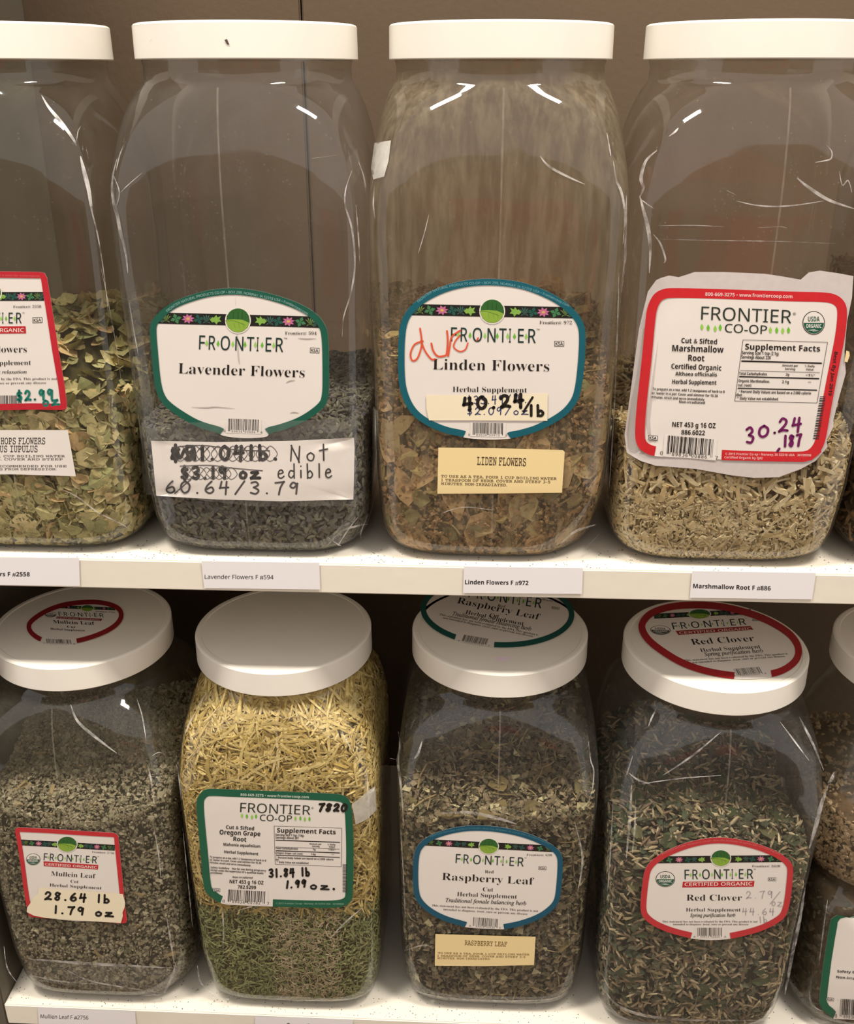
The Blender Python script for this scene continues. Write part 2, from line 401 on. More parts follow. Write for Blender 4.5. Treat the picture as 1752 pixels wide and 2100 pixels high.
class Print:
    """collects flat shapes by colour in picture points, then lays them on the surface as meshes"""
    def __init__(s, mapper, base_off, parent, conv=lambda p: np.array(p, float)):
        s.map = mapper; s.off = base_off; s.parent = parent; s.c = conv; s.g = {}
    def P(s, pts): return np.array([s.c(p) for p in pts], float)
    def raw(s, name, col, lay, v, f):
        s.g.setdefault((name, tuple(col), lay), []).append((np.asarray(v, float), np.asarray(f, int)))
    def curve(s, pts, closed=True, sub=6):
        p = s.P(pts); n = len(p); out = []
        rg = range(n) if closed else range(n - 1)
        for i in rg:
            a, b = p[i], p[(i + 1) % n]
            z = p[(i - 1) % n] if closed or i > 0 else a; w = p[(i + 2) % n] if closed or i + 2 < n else b
            for k in range(sub):
                t = k / sub
                out.append(.5 * ((2 * b * 0 + 2 * a) + (b - z) * t + (2 * z - 5 * a + 4 * b - w) * t * t + (3 * a - z - 3 * b + w) * t ** 3))
        if not closed: out.append(p[-1])
        return np.array(out)
    def fillpts(s, name, col, lay, q, rings=6):
        m = len(q); c = q.mean(0); V = [c[None]]
        for r in range(1, rings + 1): V.append(c + (q - c) * r / rings)
        V = np.concatenate(V); F = [[0, 1 + j, 1 + (j + 1) % m] for j in range(m)]
        for r in range(rings - 1):
            for j in range(m):
                a = 1 + r * m + j; b = 1 + r * m + (j + 1) % m
                F += [[a, a + m, b + m], [a, b + m, b]]
        s.raw(name, col, lay, V, F)
    def border(s, name, col, lay, q, w, gap=None, flip=1):
        e = np.roll(q, -1, 0) - np.roll(q, 1, 0); nrm = np.stack([-e[:, 1], e[:, 0]], 1); nrm /= np.linalg.norm(nrm, axis=1)[:, None]
        ar = .5 * np.sum(q[:, 0] * np.roll(q[:, 1], -1) - np.roll(q[:, 0], -1) * q[:, 1])
        if ar < 0: nrm = -nrm
        i = q + nrm * w; m = len(q); F = []
        for j in range(m):
            k = (j + 1) % m; mid = (q[j] + q[k]) / 2
            if gap and gap[0] < mid[0] < gap[1] and mid[1] > gap[2]: continue
            F += [[j, k, k + m], [j, k + m, j + m]]
        s.raw(name, col, lay, np.vstack([q, i]), F)
        return i
    def poly(s, name, col, lay, pts, conv=True):
        q = s.P(pts) if conv else np.asarray(pts, float)
        c = q.mean(0); m = len(q)
        s.raw(name, col, lay, np.vstack([q, c]), [[j, (j + 1) % m, m] for j in range(m)])
    def quadgrid(s, name, col, lay, a, b, c, d, nx=12, ny=3):
        a, b, c, d = s.P([a, b, c, d]); V = []
        for j in range(ny + 1):
            for i in range(nx + 1):
                u, v = i / nx, j / ny; V.append((a * (1 - u) + b * u) * (1 - v) + (d * (1 - u) + c * u) * v)
        F = []
        for j in range(ny):
            for i in range(nx):
                k = j * (nx + 1) + i; F += [[k, k + 1, k + nx + 2], [k, k + nx + 2, k + nx + 1]]
        s.raw(name, col, lay, V, F)
    def text(s, name, col, lay, txt, path, h, kind='x', up=None, bold=0.0, natural=None):
        """baseline along path (2 or more points), cap height h in the caller's units"""
        p = s.P(path); sc = np.linalg.norm(s.c((1, 0)) - s.c((0, 0))) if True else 1
        v, t = glyphs(txt, kind, bold)
        if not len(v): return
        w = v[:, 0].max(); seg = np.diff(p, axis=0); L = np.concatenate([[0], np.cumsum(np.linalg.norm(seg, axis=1))])
        u = v[:, 0] / w * L[-1]
        k = np.clip(np.searchsorted(L, u, side='right') - 1, 0, len(seg) - 1)
        fr = (u - L[k])[:, None]; dr = seg / np.linalg.norm(seg, axis=1)[:, None]
        pos = p[k] + dr[k] * fr
        if up is None: upv = np.stack([dr[k][:, 1], -dr[k][:, 0]], 1)
        else:
            uu = np.array(up, float); upv = np.tile(uu / abs(uu[1]), (len(v), 1))
        hh = h * sc / cap(kind)
        s.raw(name, col, lay, pos + upv * (v[:, 1] * hh)[:, None], t)
    def stroke(s, name, col, lay, pts, w, smooth=True, taper=False, conv=True):
        q = s.curve(pts, False, 5) if smooth and len(pts) > 2 else s.P(pts)
        w = w * np.linalg.norm(s.c((1, 0)) - s.c((0, 0)))
        if len(pts) == 1: q = np.vstack([q, q + .1])
        d = np.gradient(q, axis=0); L = np.linalg.norm(d, axis=1); L[L == 0] = 1; d /= L[:, None]
        nr = np.stack([-d[:, 1], d[:, 0]], 1); m = len(q)
        ww = np.full(m, w / 2.0)
        if taper: ww = ww * (.15 + np.sin(np.linspace(0, np.pi, m)) * .85)
        V = np.vstack([q + nr * ww[:, None], q - nr * ww[:, None]])
        F = []
        for j in range(m - 1): F += [[j, j + 1, j + 1 + m], [j, j + 1 + m, j + m]]
        s.raw(name, col, lay, V, F)
        if not taper:
            for e in (q[0], q[-1]):
                a = np.linspace(0, 2 * np.pi, 9)[:-1]
                s.poly(name, col, lay, e + np.stack([np.cos(a), np.sin(a)], 1) * w / 2, conv=False)
    def hand(s, name, col, lay, txt, a, b, h, w, slant=0.0, gap=.35):
        a, b = s.P([a, b]); sc = np.linalg.norm(s.c((1, 0)) - s.c((0, 0)))
        adv = [WID.get(ch, .6) + gap for ch in txt]; T = sum(adv) - gap
        dr = (b - a); up = np.array([dr[1], -dr[0]]); up = up / np.linalg.norm(up) * h * sc + dr / np.linalg.norm(dr) * slant * h * sc
        x = 0; keep = s.c; s.c = lambda p: np.array(p, float)
        for ch, ad in zip(txt, adv):
            for st in STK.get(ch, []):
                pts = [a + dr * ((x + px * (ad - gap)) / T) + up * (py + R0.uniform(-.02, .02)) for px, py in st]
                s.stroke(name, col, lay, pts, w * sc)
            x += ad
        s.c = keep
    def flush(s, labels=None):
        for (name, col, lay), L in s.g.items():
            V = []; F = []; k = 0
            for v, f in L: V.append(v); F.append(f + k); k += len(v)
            V = np.concatenate(V); F = np.concatenate(F)
            V3 = s.map(V, s.off + .00002 + lay * .00003)
            mt = MATS[col] if col in MATS else ink(col)
            o = link(name, mesh(name, V3, F, mt, False), s.parent)
            if len(V) > 60 or len(L) > 1: o['kind'] = 'stuff'
        s.g = {}
MATS = {('paper',): M_PAPER, ('cream',): M_CREAM, ('mask',): M_MASK, ('ticket',): M_TICKET, ('crease',): M_CREASE, ('tape',): M_TAPE, ('tapew',): M_TAPEW, ('seam',): M_SEAM}
PAPER, CREAM, MASK, TICKET, CREASE, TAPE, TAPEW, SEAM = ('paper',), ('cream',), ('mask',), ('ticket',), ('crease',), ('tape',), ('tapew',), ('seam',)
BLACK = (28, 24, 22)
STK = {
 '0': [[(.5, 1), (.1, .75), (.05, .3), (.4, 0), (.85, .2), (.95, .7), (.5, 1)]],
 '1': [[(.5, 1), (.5, 0)]],
 '2': [[(.05, .75), (.35, 1), (.8, .85), (.7, .5), (.05, .02), (.05, .02), (.5, .1), (1, .05)]],
 '3': [[(.1, .9), (.6, 1), (.85, .75), (.4, .52), (.4, .52), (.9, .3), (.6, 0), (.05, .1)]],
 '4': [[(.2, 1), (.05, .45), (.05, .45), (.95, .5)], [(.75, 1), (.7, .5), (.65, -.1)]],
 '5': [[(.9, 1), (.2, 1), (.2, 1), (.15, .55), (.7, .6), (.9, .3), (.5, 0), (.05, .1)]],
 '6': [[(.7, 1), (.2, .6), (.05, .2), (.5, 0), (.9, .2), (.7, .5), (.15, .35)]],
 '7': [[(.05, .95), (.95, 1), (.95, 1), (.6, .5), (.45, -.05)]],
 '8': [[(.8, .85), (.4, 1), (.15, .75), (.75, .35), (.5, 0), (.1, .2), (.6, .55), (.85, .9)]],
 '9': [[(.85, .8), (.4, 1), (.1, .7), (.45, .5), (.85, .85), (.85, .85), (.75, 0)]],
 '.': [[(.4, .03), (.5, .03)]], ',': [[(.6, .1), (.2, -.2)]],
 '/': [[(.1, -.05), (.95, 1.05)]], '$': [[(.85, .8), (.3, .85), (.2, .6), (.8, .4), (.7, .1), (.1, .15)], [(.5, 1.1), (.5, -.1)]],
 'l': [[(.5, 1.05), (.5, 0)]], 'b': [[(.1, 1.05), (.15, .02), (.15, .02), (.6, 0), (.85, .25), (.5, .5), (.15, .35)]],
 'o': [[(.5, .55), (.1, .35), (.2, .05), (.7, .02), (.9, .35), (.5, .55)]],
 'z': [[(.1, .5), (.85, .5), (.85, .5), (.1, .02), (.1, .02), (1.1, .02)]],
 'N': [[(.1, 0), (.2, 1), (.2, 1), (.75, 0), (.75, 0), (.85, 1)]],
 't': [[(.5, 1.1), (.5, 0)], [(0, .65), (1, .75)]],
 'e': [[(.1, .3), (.8, .4), (.6, .62), (.2, .5), (.15, .1), (.55, 0), (.95, .12)]],
 'd': [[(.8, .5), (.3, .55), (.05, .2), (.4, 0), (.8, .2)], [(.85, 1.05), (.85, 0)]],
 'i': [[(.5, .55), (.5, 0)], [(.5, .85), (.52, .87)]],
}
WID = {'.': .3, '1': .35, 'l': .3, 'i': .3, ',': .3, ' ': .45, '/': .7, 'z': .7, 'o': .6, 'e': .6, 'N': .9}
GREENL, GREEND = (120, 175, 60), (35, 95, 55)
PINK, YEL = (196, 110, 150), (215, 175, 90)

def logo_letters(pr, a, b, h, up=None, col=(22, 52, 48), n='brand_lettering'):
    """spaced capitals with little leaves between them"""
    a = np.array(a, float); b = np.array(b, float); d = b - a
    for ch, x0, x1 in zip('FRONTIER', (0, .115, .256, .43, .567, .683, .79, .91), (.07, .195, .366, .525, .653, .706, .857, 1.0)):
        pr.text(n, col, 4, ch, [a + d * x0, a + d * x1], h, 'x', up=up, bold=0.004)
    u = np.array([d[1], -d[0]]); u = u / np.linalg.norm(u) * h
    if up is not None: u = np.array(up, float) / abs(up[1]) * h
    dn = d / np.linalg.norm(d) * h
    for i, x in enumerate((.09, .225, .40, .545, .668, .748, .885)):
        c = a + d * x + u * .42
        cc = ((150, 205, 95), (105, 185, 50))[i % 2]
        pr.poly('brand_leaves', cc, 3, [c + u * .28, c + dn * .11, c - u * .2, c - dn * .11])
    pr.text(n, col, 4, '\u2122', [b + dn * .02 + u * .85, b + dn * .25 + u * .85], h * .18, 'x', up=up)
def flower(pr, c, ex, ey):
    c = np.array(c, float)
    for k in range(8):
        an = k * math.pi / 4 + .2; d = ex * math.cos(an) + ey * math.sin(an); n = ex * math.cos(an + 1.57) + ey * math.sin(an + 1.57)
        pr.poly('flower_print', PINK, 4, [c + n * .1, c + d * .6 + n * .2, c + d, c + d * .6 - n * .2, c - n * .1])
    pr.poly('flower_print', YEL, 5, [c + (ex * math.cos(t) + ey * math.sin(t)) * .28 for t in np.linspace(0, 6.28, 8)[:-1]])
def leafs(pr, c, ex, ey, col, kind):
    c = np.array(c, float)
    if kind == 0:      # trefoil
        for an in (0.3, 1.9, 3.5, 5.1):
            d = ex * math.cos(an) + ey * math.sin(an); n = ex * math.cos(an + 1.57) + ey * math.sin(an + 1.57)
            pr.poly('leaf_print', col, 4, [c, c + d * .5 + n * .35, c + d, c + d * .5 - n * .35])
    elif kind == 1:    # fine sprig
        for an in (0.5, 1.1, 1.7, 2.3, 2.9, -.9, 4.0):
            d = ex * math.cos(an) + ey * math.sin(an); n = ex * math.cos(an + 1.57) + ey * math.sin(an + 1.57)
            pr.poly('leaf_print', col, 4, [c - ey * .5, c + d * .6 + n * .09, c + d, c + d * .6 - n * .09])
    else:              # lobed leaf
        q = [(-1, 0), (-.5, .5), (-.3, .35), (.1, .9), (.3, .45), (.9, .7), (.65, .1), (1, -.3), (.4, -.4), (.2, -.9), (-.2, -.4), (-.6, -.5)]
        pr.poly('leaf_print', col, 4, [c + ex * u + ey * v for u, v in q])
def band(pr, a, b, wdt, up=None, sc=1.0):
    """black ribbon of flowers, a and b on its lower edge; centre leaf ball"""
    a = np.array(a, float); b = np.array(b, float); d = b - a; L = np.linalg.norm(d)
    u = np.array([d[1], -d[0]]) / L * wdt
    if up is not None: u = np.array(up, float) / abs(up[1]) * wdt
    pr.quadgrid('flower_band', (26, 24, 22), 2, a + u, b + u, b, a, 16, 1)
    ex = d / L * wdt * .62; ey = u * .62
    for i, (x, k, c) in enumerate(((.02, 0, (50, 80, 70)), (.055, 1, (110, 140, 70)), (.115, 0, (65, 125, 80)), (.255, 0, (30, 85, 75)), (.305, 1, (65, 110, 100)), (.36, 2, (130, 175, 75)))):
        for m in (x, 1 - x if i != 5 else 1 - x):
            leafs(pr, a + d * m + u * .48, ex * (1 if m == x else -1) * .85, ey * .78, c, k)
    for x in (.19, .81): flower(pr, a + d * x + u * .5, ex * .95, ey * .72)
def ball(pr, c, rx, ry, ex=(1, 0), ey=(0, -1)):
    c = np.array(c, float); ex = np.array(ex, float) * rx; ey = np.array(ey, float) * ry
    A = np.linspace(0, 2 * np.pi, 33)[:-1]
    pr.poly('leaf_ball', PAPER, 5, [c + ex * 1.1 * math.cos(t) + ey * 1.1 * math.sin(t) for t in A])
    pr.poly('leaf_ball', (45, 98, 42), 6, [c + ex * math.cos(t) * (1 + .02 * math.sin(t * 19)) + ey * math.sin(t) for t in A])
    pr.poly('leaf_ball', (138, 172, 62), 7, [c + ex * math.cos(t) * .98 + ey * math.sin(t) * .98 for t in np.linspace(math.pi - .06, 2 * math.pi - .2, 20)] + [c + ex * .4 + ey * .05, c - ex * .3 + ey * .1])
    pr.stroke('leaf_ball', (90, 135, 45), 8, [c - ex * 1.1 - ey * .02, c - ex * .3 - ey * .05, c + ex * .6 - ey * .38], rx * .04)
    for t in (-.35, .05, .4): pr.stroke('leaf_ball', (105, 148, 50), 8, [c + ex * t - ey * .2, c + ex * (t + .12) - ey * .6], rx * .03)
    for t in (-.4, 0, .35): pr.stroke('leaf_ball', (30, 78, 36), 8, [c + ex * t + ey * .15, c + ex * (t + .02) + ey * .7], rx * .03)
_rb = random.Random(3)
def barcode(pr, a, b, h, digits, dh=.16, up=None):
    a = np.array(a, float); b = np.array(b, float); d = b - a
    u = np.array([d[1], -d[0]]); u = u / np.linalg.norm(u) * h
    if up is not None: u = np.array(up, float) / abs(up[1]) * h
    x = 0.0
    pr.poly('barcode', PAPER, 3, [a - d * .08 - u * .28, b + d * .08 - u * .28, b + d * .08 + u * 1.02, a - d * .08 + u * 1.02])
    while x < .985:
        w = _rb.choice((.009, .009, .018, .026)); lo = -.12 if (x < .07 or x > .93 or abs(x - .5) < .03) else 0
        pr.poly('barcode', BLACK, 4, [a + d * x + u * lo, a + d * min(1, x + w) + u * lo, a + d * min(1, x + w) + u, a + d * x + u])
        x += w + _rb.choice((.009, .012, .02, .026))
    hh = h * dh
    if digits:
        p = digits.split()
        for tx, x0, x1 in zip(p, (-.14, .12, .54, 1.06), (-.08, .46, .88, 1.12)) if len(p) == 4 else ():
            pr.text('barcode', BLACK, 4, tx, [a + d * x0 - u * .21, a + d * x1 - u * .21], hh, 'mono', up=up)
def seal(pr, c, rx, ry, ex=(1, 0), ey=(0, -1), colour=(24, 84, 62)):
    c = np.array(c, float); ex = np.array(ex, float) * rx; ey = np.array(ey, float) * ry
    A = np.linspace(0, 2 * np.pi, 33)[:-1]
    pr.poly('organic_seal', (45, 48, 40), 3, [c + ex * math.cos(t) + ey * math.sin(t) for t in A])
    pr.poly('organic_seal', PAPER, 4, [c + ex * .93 * math.cos(t) + ey * .93 * math.sin(t) for t in A])
    pr.poly('organic_seal', colour, 5, [c + ex * .9 * math.cos(t) + ey * .9 * math.sin(t) for t in np.linspace(math.pi, 2 * math.pi, 18)])
    upv = ey
    pr.text('organic_seal', colour, 6, 'USDA', [c - ex * .52 + ey * .12, c + ex * .52 + ey * .12], ry * .42, 'bold', up=upv)
    pr.text('organic_seal', (232, 230, 222), 6, 'ORGANIC', [c - ex * .68 - ey * .42, c + ex * .68 - ey * .42], ry * .32, 'bold', up=upv)
    for k in range(3): pr.stroke('organic_seal', (200, 205, 195), 6, [c - ex * (.5 - .2 * k) - ey * (.62 + .04 * k), c + ex * (.1 + .15 * k) - ey * (.55 + .06 * k)], rx * .04)
def ksa(pr, a, b, h, up=None):
    a = np.array(a, float); b = np.array(b, float); d = b - a; u = np.array([d[1], -d[0]]); u = u / np.linalg.norm(u) * h
    if up is not None: u = np.array(up, float) / abs(up[1]) * h
    pr.poly('kosher_mark', BLACK, 3, [a, b, b + u, a + u])
    pr.poly('kosher_mark', PAPER, 4, [a + d * .05 + u * .1, b - d * .05 + u * .1, b - d * .05 + u * .9, a + d * .05 + u * .9])
    pr.text('kosher_mark', BLACK, 5, 'KSA', [a + d * .12 + u * .2, a + d * .88 + u * .2], h * .6, 'bold', up=up)
def cvt(x0, y0, s): return lambda p: np.array([x0 + p[0] * s, y0 + p[1] * s])
def sticker(jar, name, outline, mat, mapper=None, off=.0006, conv=lambda p: np.array(p, float), label=None, smooth=False, rings=5):
    """a paper or tape piece as a part of the jar; returns the object"""
    pr = Print(mapper or jar.front, off, jar.root if hasattr(jar, 'root') else jar.parent, conv)
    q = None
    if smooth:                      # round the outline by cutting its corners
        q = pr.P(outline)
        for _ in range(3):
            n = np.roll(q, -1, 0); q = np.stack([q * .75 + n * .25, q * .25 + n * .75], 1).reshape(-1, 2)
    if q is None:
        p = pr.P(outline); q = []
        for i in range(len(p)):
            a, b = p[i], p[(i + 1) % len(p)]
            k = max(1, int(np.linalg.norm(b - a) / 12))
            q += [a + (b - a) * t / k for t in range(k)]
        q = np.array(q)
    pr.fillpts(name, mat, 0, q, rings)
    V, F = pr.g[(name, tuple(mat), 0)][0]
    o = link(name, mesh(name, pr.map(V, off), F, MATS.get(mat) or ink(mat), True), pr.parent)
    if label: o['label'] = label
    return o, q
def child_print(mapper, off, parent, conv): return Print(mapper, off, parent, conv)

# ------------------------------------------------------------------ loose herbs
def rot_mats(nrm, tilt, bias=None):
    n = len(nrm)
    nn = nrm + rng.normal(0, 1, (n, 3)) * tilt
    nn /= np.linalg.norm(nn, axis=1)[:, None]
    t = rng.normal(0, 1, (n, 3))
    if bias is not None: t = t * bias
    t -= nn * np.sum(t * nn, 1)[:, None]; t /= np.linalg.norm(t, axis=1)[:, None]
    b = np.cross(nn, t)
    return np.stack([t, b, nn], 2)
def tmpl_petal(k):
    r = np.random.default_rng(k); V = []; n = 5
    cup = r.uniform(.1, .35); bend = r.uniform(-.3, .4); tip = r.uniform(.5, .9)
    for i in range(n + 1):
        t = i / n; w = .38 * (math.sin(math.pi * t ** tip) ** .8 if 0 < t < 1 else 0.04)
        z = bend * (t - .5) ** 2 * 2
        V += [(t - .5, -w * r.uniform(.85, 1.1), z + cup * w), (t - .5, 0, z), (t - .5, w * r.uniform(.85, 1.1), z + cup * w)]
    F = []
    for i in range(n):
        a = i * 3
        F += [[a, a + 3, a + 1], [a + 1, a + 3, a + 4], [a + 1, a + 4, a + 2], [a + 2, a + 4, a + 5]]
    return np.array(V), np.array(F)
def tmpl_grain(k):
    r = np.random.default_rng(k); V = [(-.5, 0, 0)]
    for x, w in ((-.28, .15), (.1, .2), (.38, .12)):
        for j in range(5):
            a = j * 2 * math.pi / 5; V.append((x, w * math.cos(a), w * math.sin(a) + .05 * (1 - 4 * x * x)))
    V.append((.5, 0, .02)); F = []
    for j in range(5):
        F.append([0, 1 + (j + 1) % 5, 1 + j])
        for q in (0, 1): a, b = 1 + q * 5 + j, 1 + q * 5 + (j + 1) % 5; F += [[a, b, b + 5], [a, b + 5, a + 5]]
        F.append([11 + j, 11 + (j + 1) % 5, 16])
    return np.array(V), np.array(F)
def tmpl_chip(k, wid=.32, th=.1):
    r = np.random.default_rng(k); V = []
    for x in (-.5, 0.05, .5):
        w = wid * r.uniform(.35, 1.1) * (.6 if abs(x) > .4 else 1); sh = r.uniform(-.1, .1); z0 = r.uniform(-.06, .06)
        V += [(x + r.uniform(-.1, .1), -w / 2 + sh, z0 - th / 2), (x + r.uniform(-.1, .1), w / 2 + sh, z0 - th / 2), (x, w / 2 + sh, z0 + th / 2), (x, -w / 2 + sh, z0 + th / 2)]
    F = [[0, 1, 2], [0, 2, 3], [8, 10, 9], [8, 11, 10]]
    for q in (0, 4):
        for j in range(4): a, b = q + j, q + (j + 1) % 4; F += [[a, a + 4, b + 4], [a, b + 4, b]]
    return np.array(V), np.array(F)
def tmpl_strand(k): 
    v, f = tmpl_chip(k, .10, .05); r = np.random.default_rng(k); v[:, 2] += r.uniform(-.25, .25) * (v[:, 0] ** 2) * 2; v[:, 1] += r.uniform(-.25, .25) * v[:, 0] ** 2 * 2
    return v, f
def tmpl_crumb(k):
    r = np.random.default_rng(k)
    V = np.array([(.5, 0, 0), (0, .5, 0), (-.5, 0, 0), (0, -.5, 0), (0, 0, .35), (0, 0, -.35)]) * r.uniform(.5, 1.15, (6, 1)) + r.uniform(-.1, .1, (6, 3))
    return V, np.array([[0, 1, 4], [1, 2, 4], [2, 3, 4], [3, 0, 4], [1, 0, 5], [2, 1, 5], [3, 2, 5], [0, 3, 5]])
def tmpl_bit(k):
    r = np.random.default_rng(k); n = r.integers(5, 8); A = np.sort(r.uniform(0, 6.28, n)); V = [(0, 0, r.uniform(-.15, .15))]
    V += [(math.cos(a) * r.uniform(.28, .55), math.sin(a) * r.uniform(.22, .5), r.uniform(-.12, .12)) for a in A]
    return np.array(V), np.array([[0, 1 + j, 1 + (j + 1) % n] for j in range(n)])
TM = {'petal': tmpl_petal, 'grain': tmpl_grain, 'chip': tmpl_chip, 'strand': tmpl_strand, 'crumb': tmpl_crumb, 'bit': tmpl_bit}
def instance(kind, P, Rm, size, aspect=1.0, nvar=9):
    Vs = []; Fs = []; k = 0; n = len(P); var = rng.integers(0, nvar, n)
    for q in range(nvar):
        m = np.where(var == q)[0]
        if not len(m): continue
        v, f = TM[kind](q + 11)
        v = v * np.array([1, aspect, aspect])
        W = np.einsum('nij,vj->nvi', Rm[m], v) * size[m][:, None, None] + P[m][:, None, :]
        Vs.append(W.reshape(-1, 3)); Fs.append((f[None] + (np.arange(len(m)) * len(v))[:, None, None] + k).reshape(-1, 3)); k += len(m) * len(v)
    return np.concatenate(Vs), np.concatenate(Fs)
def clampin(jar, V, gap=.0012, htop=None):
    h = np.clip(V[:, 2], .0014, jar.H - .019); a = jar.a(np.maximum(h, 0.0)) - gap; n = jar.n(h)
    s = (np.abs(V[:, 0] / a) ** n + np.abs(V[:, 1] / a) ** n) ** (1 / n)
    k = np.where(s > 1, 1 / s, 1); V = V.copy(); V[:, 0] *= k; V[:, 1] *= k
    lo = .0018 + .0030 * np.clip(1 - (np.hypot(V[:, 0], V[:, 1]) / .05) ** 4, 0, 1)
    V[:, 2] = np.maximum(h, lo)
    if jar.dent: V[:, 0], V[:, 1] = jar.dented(V[:, 0], V[:, 1], V[:, 2])
    return V
def hfield(seed, h0, sx=0.0, sy=0.0, amp=.004):
    r = np.random.default_rng(seed); K = [(r.uniform(25, 90), r.uniform(0, 6.28), r.uniform(0, 6.28)) for _ in range(5)]
    def f(x, y):
        z = h0 + sx * x / .067 + sy * y / .067
        for w, an, ph in K: z = z + amp * .5 * np.sin(w * (x * math.cos(an) + y * math.sin(an)) + ph)
        return z
    return f
def contents(jar, name, label, cat, mix, core_col, hf, coremat=None):
    """mix: list of (kind, count_wall, count_top, size range, aspect, tilt, colours, hmin, hmax[, depth])"""
    m = 72; th = np.linspace(0, 2 * np.pi, m, endpoint=False); V = []; rows = 22
    for r in range(rows + 1):
        u = r / rows
        x, y = jar.ring(.03, th, .006); top = hf(x * .97, y * .97) - .006; h = .005 + (top - .005) * u
        a = jar.a(h) - .0055 - (.004 if u == 0 else 0); n = jar.n(h)
        rr = a / (np.abs(np.cos(th)) ** n + np.abs(np.sin(th)) ** n) ** (1 / n)
        x, y = rr * np.cos(th), rr * np.sin(th)
        if jar.dent: x, y = jar.dented(x, y, h)
        V.append(np.stack([x, y, h], 1))
    lx, ly = V[-1][:, 0].copy(), V[-1][:, 1].copy()
    for q in (.8, .6, .4, .2, .05): V.append(np.stack([lx * q, ly * q, hf(lx * q, ly * q) - .005], 1))
    k = len(V); V = np.concatenate(V)
    F = np.concatenate([np.array([[r * m + j, r * m + (j + 1) % m, (r + 1) * m + (j + 1) % m, (r + 1) * m + j] for j in range(m)]) for r in range(k - 1)])
    F = np.vstack([F[:, [0, 1, 2]], F[:, [0, 2, 3]]])
    c0 = len(V); V = np.vstack([V, [0, 0, .005], [0, 0, hf(0, 0) - .005]])
    F = np.vstack([F, [[c0, (j + 1) % m, j] for j in range(m)], [[c0 + 1, (k - 1) * m + j, (k - 1) * m + (j + 1) % m] for j in range(m)]])
    cm = principled(name + '_core', core_col, 0.95, noise=0.35, nscale=150, spec=0.1)
    VV = [V]; FF = [F]; mi = [np.zeros(len(F), np.int32)]; mats = [cm]; base = len(V)
    for it in mix:
        kind, nw, ntp, sz, asp, tilt, cols, hmin, hmax = it[:9]; depth = it[9] if len(it) > 9 else .005
        th = rng.uniform(0, 2 * np.pi, nw * 2); keep = (np.sin(th) < .25) | (rng.random(nw * 2) < .35); th = th[keep][:nw]; nn = len(th)
        x, y = jar.ring(.05, th); top = np.minimum(hf(x, y), hmax if hmax else 9)
        h = hmin + (top - hmin) * rng.random(nn)
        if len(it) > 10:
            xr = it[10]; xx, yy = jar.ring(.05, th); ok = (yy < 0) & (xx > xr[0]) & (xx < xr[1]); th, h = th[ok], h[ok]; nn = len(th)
        d = depth * rng.random(nn) ** .8 + .0006
        a = jar.a(h) - d; n = jar.n(h); rr = a / (np.abs(np.cos(th)) ** n + np.abs(np.sin(th)) ** n) ** (1 / n)
        x, y = rr * np.cos(th), rr * np.sin(th)
        gx = np.sign(x) * np.abs(x / a) ** (n - 1); gy = np.sign(y) * np.abs(y / a) ** (n - 1)
        N1 = np.stack([gx, gy, np.where(h < .01, -.6, 0.0)], 1); N1 /= np.linalg.norm(N1, axis=1)[:, None]
        P = np.stack([x, y, h], 1)
        if ntp:
            th = rng.uniform(0, 2 * np.pi, ntp); q = rng.random(ntp) ** .5
            x, y = jar.ring(.05, th); x *= q; y *= q; hh = hf(x, y)
            a = jar.a(hh) - .002; s_ = np.maximum(1, np.maximum(np.abs(x), np.abs(y)) / a); x /= s_; y /= s_
            P2 = np.stack([x, y, hh - depth * .8 * rng.random(ntp)], 1); P = np.vstack([P, P2]); N1 = np.vstack([N1, np.tile([0, 0, 1.0], (ntp, 1))])
        Rm = rot_mats(N1, tilt); size = rng.uniform(sz[0], sz[1], len(P))
        v, f = instance(kind, P, Rm, size, asp)
        v = clampin(jar, v)
        VV.append(v); FF.append(f + base); base += len(v); mats.append(herb(name + '_pieces', cols)); mi.append(np.full(len(f), len(mats) - 1, np.int32))
    me = mesh(name, np.concatenate(VV), np.concatenate(FF), None)
    for mt in mats: me.materials.append(mt)
    me.polygons.foreach_set('material_index', np.concatenate(mi)); me.update()
    o = link(name, me); o.location = (jar.x, jar.y, jar.z); o.rotation_euler = (0, 0, jar.rz)
    return tag(o, label, cat, kind='stuff')
def creases(jar, items, mat=CREASE, name='crease', off=.0004):
    pr = Print(jar.hull, off, jar.root)
    for it in items: pr.stroke(name, mat, 0, it[1], it[0], taper=True)
    pr.flush()
def seam(jar, h0, h1, x=0.0, w=.0005):
    hs = np.linspace(h0, h1, 60); a = jar.a(hs); V = np.concatenate([np.stack([np.full(60, x + q), -a - .0003, hs], 1) for q in (-w, w)])
    F = [[j, j + 1, j + 61, j + 60] for j in range(59)]
    link('mould_seam', mesh('mould_seam', V, np.array([[a_, d_, c_, b_] for a_, b_, c_, d_ in F]), M_SEAM, True), jar.root)
GU, GL = 'herb jars on the upper shelf', 'herb jars on the lower shelf'
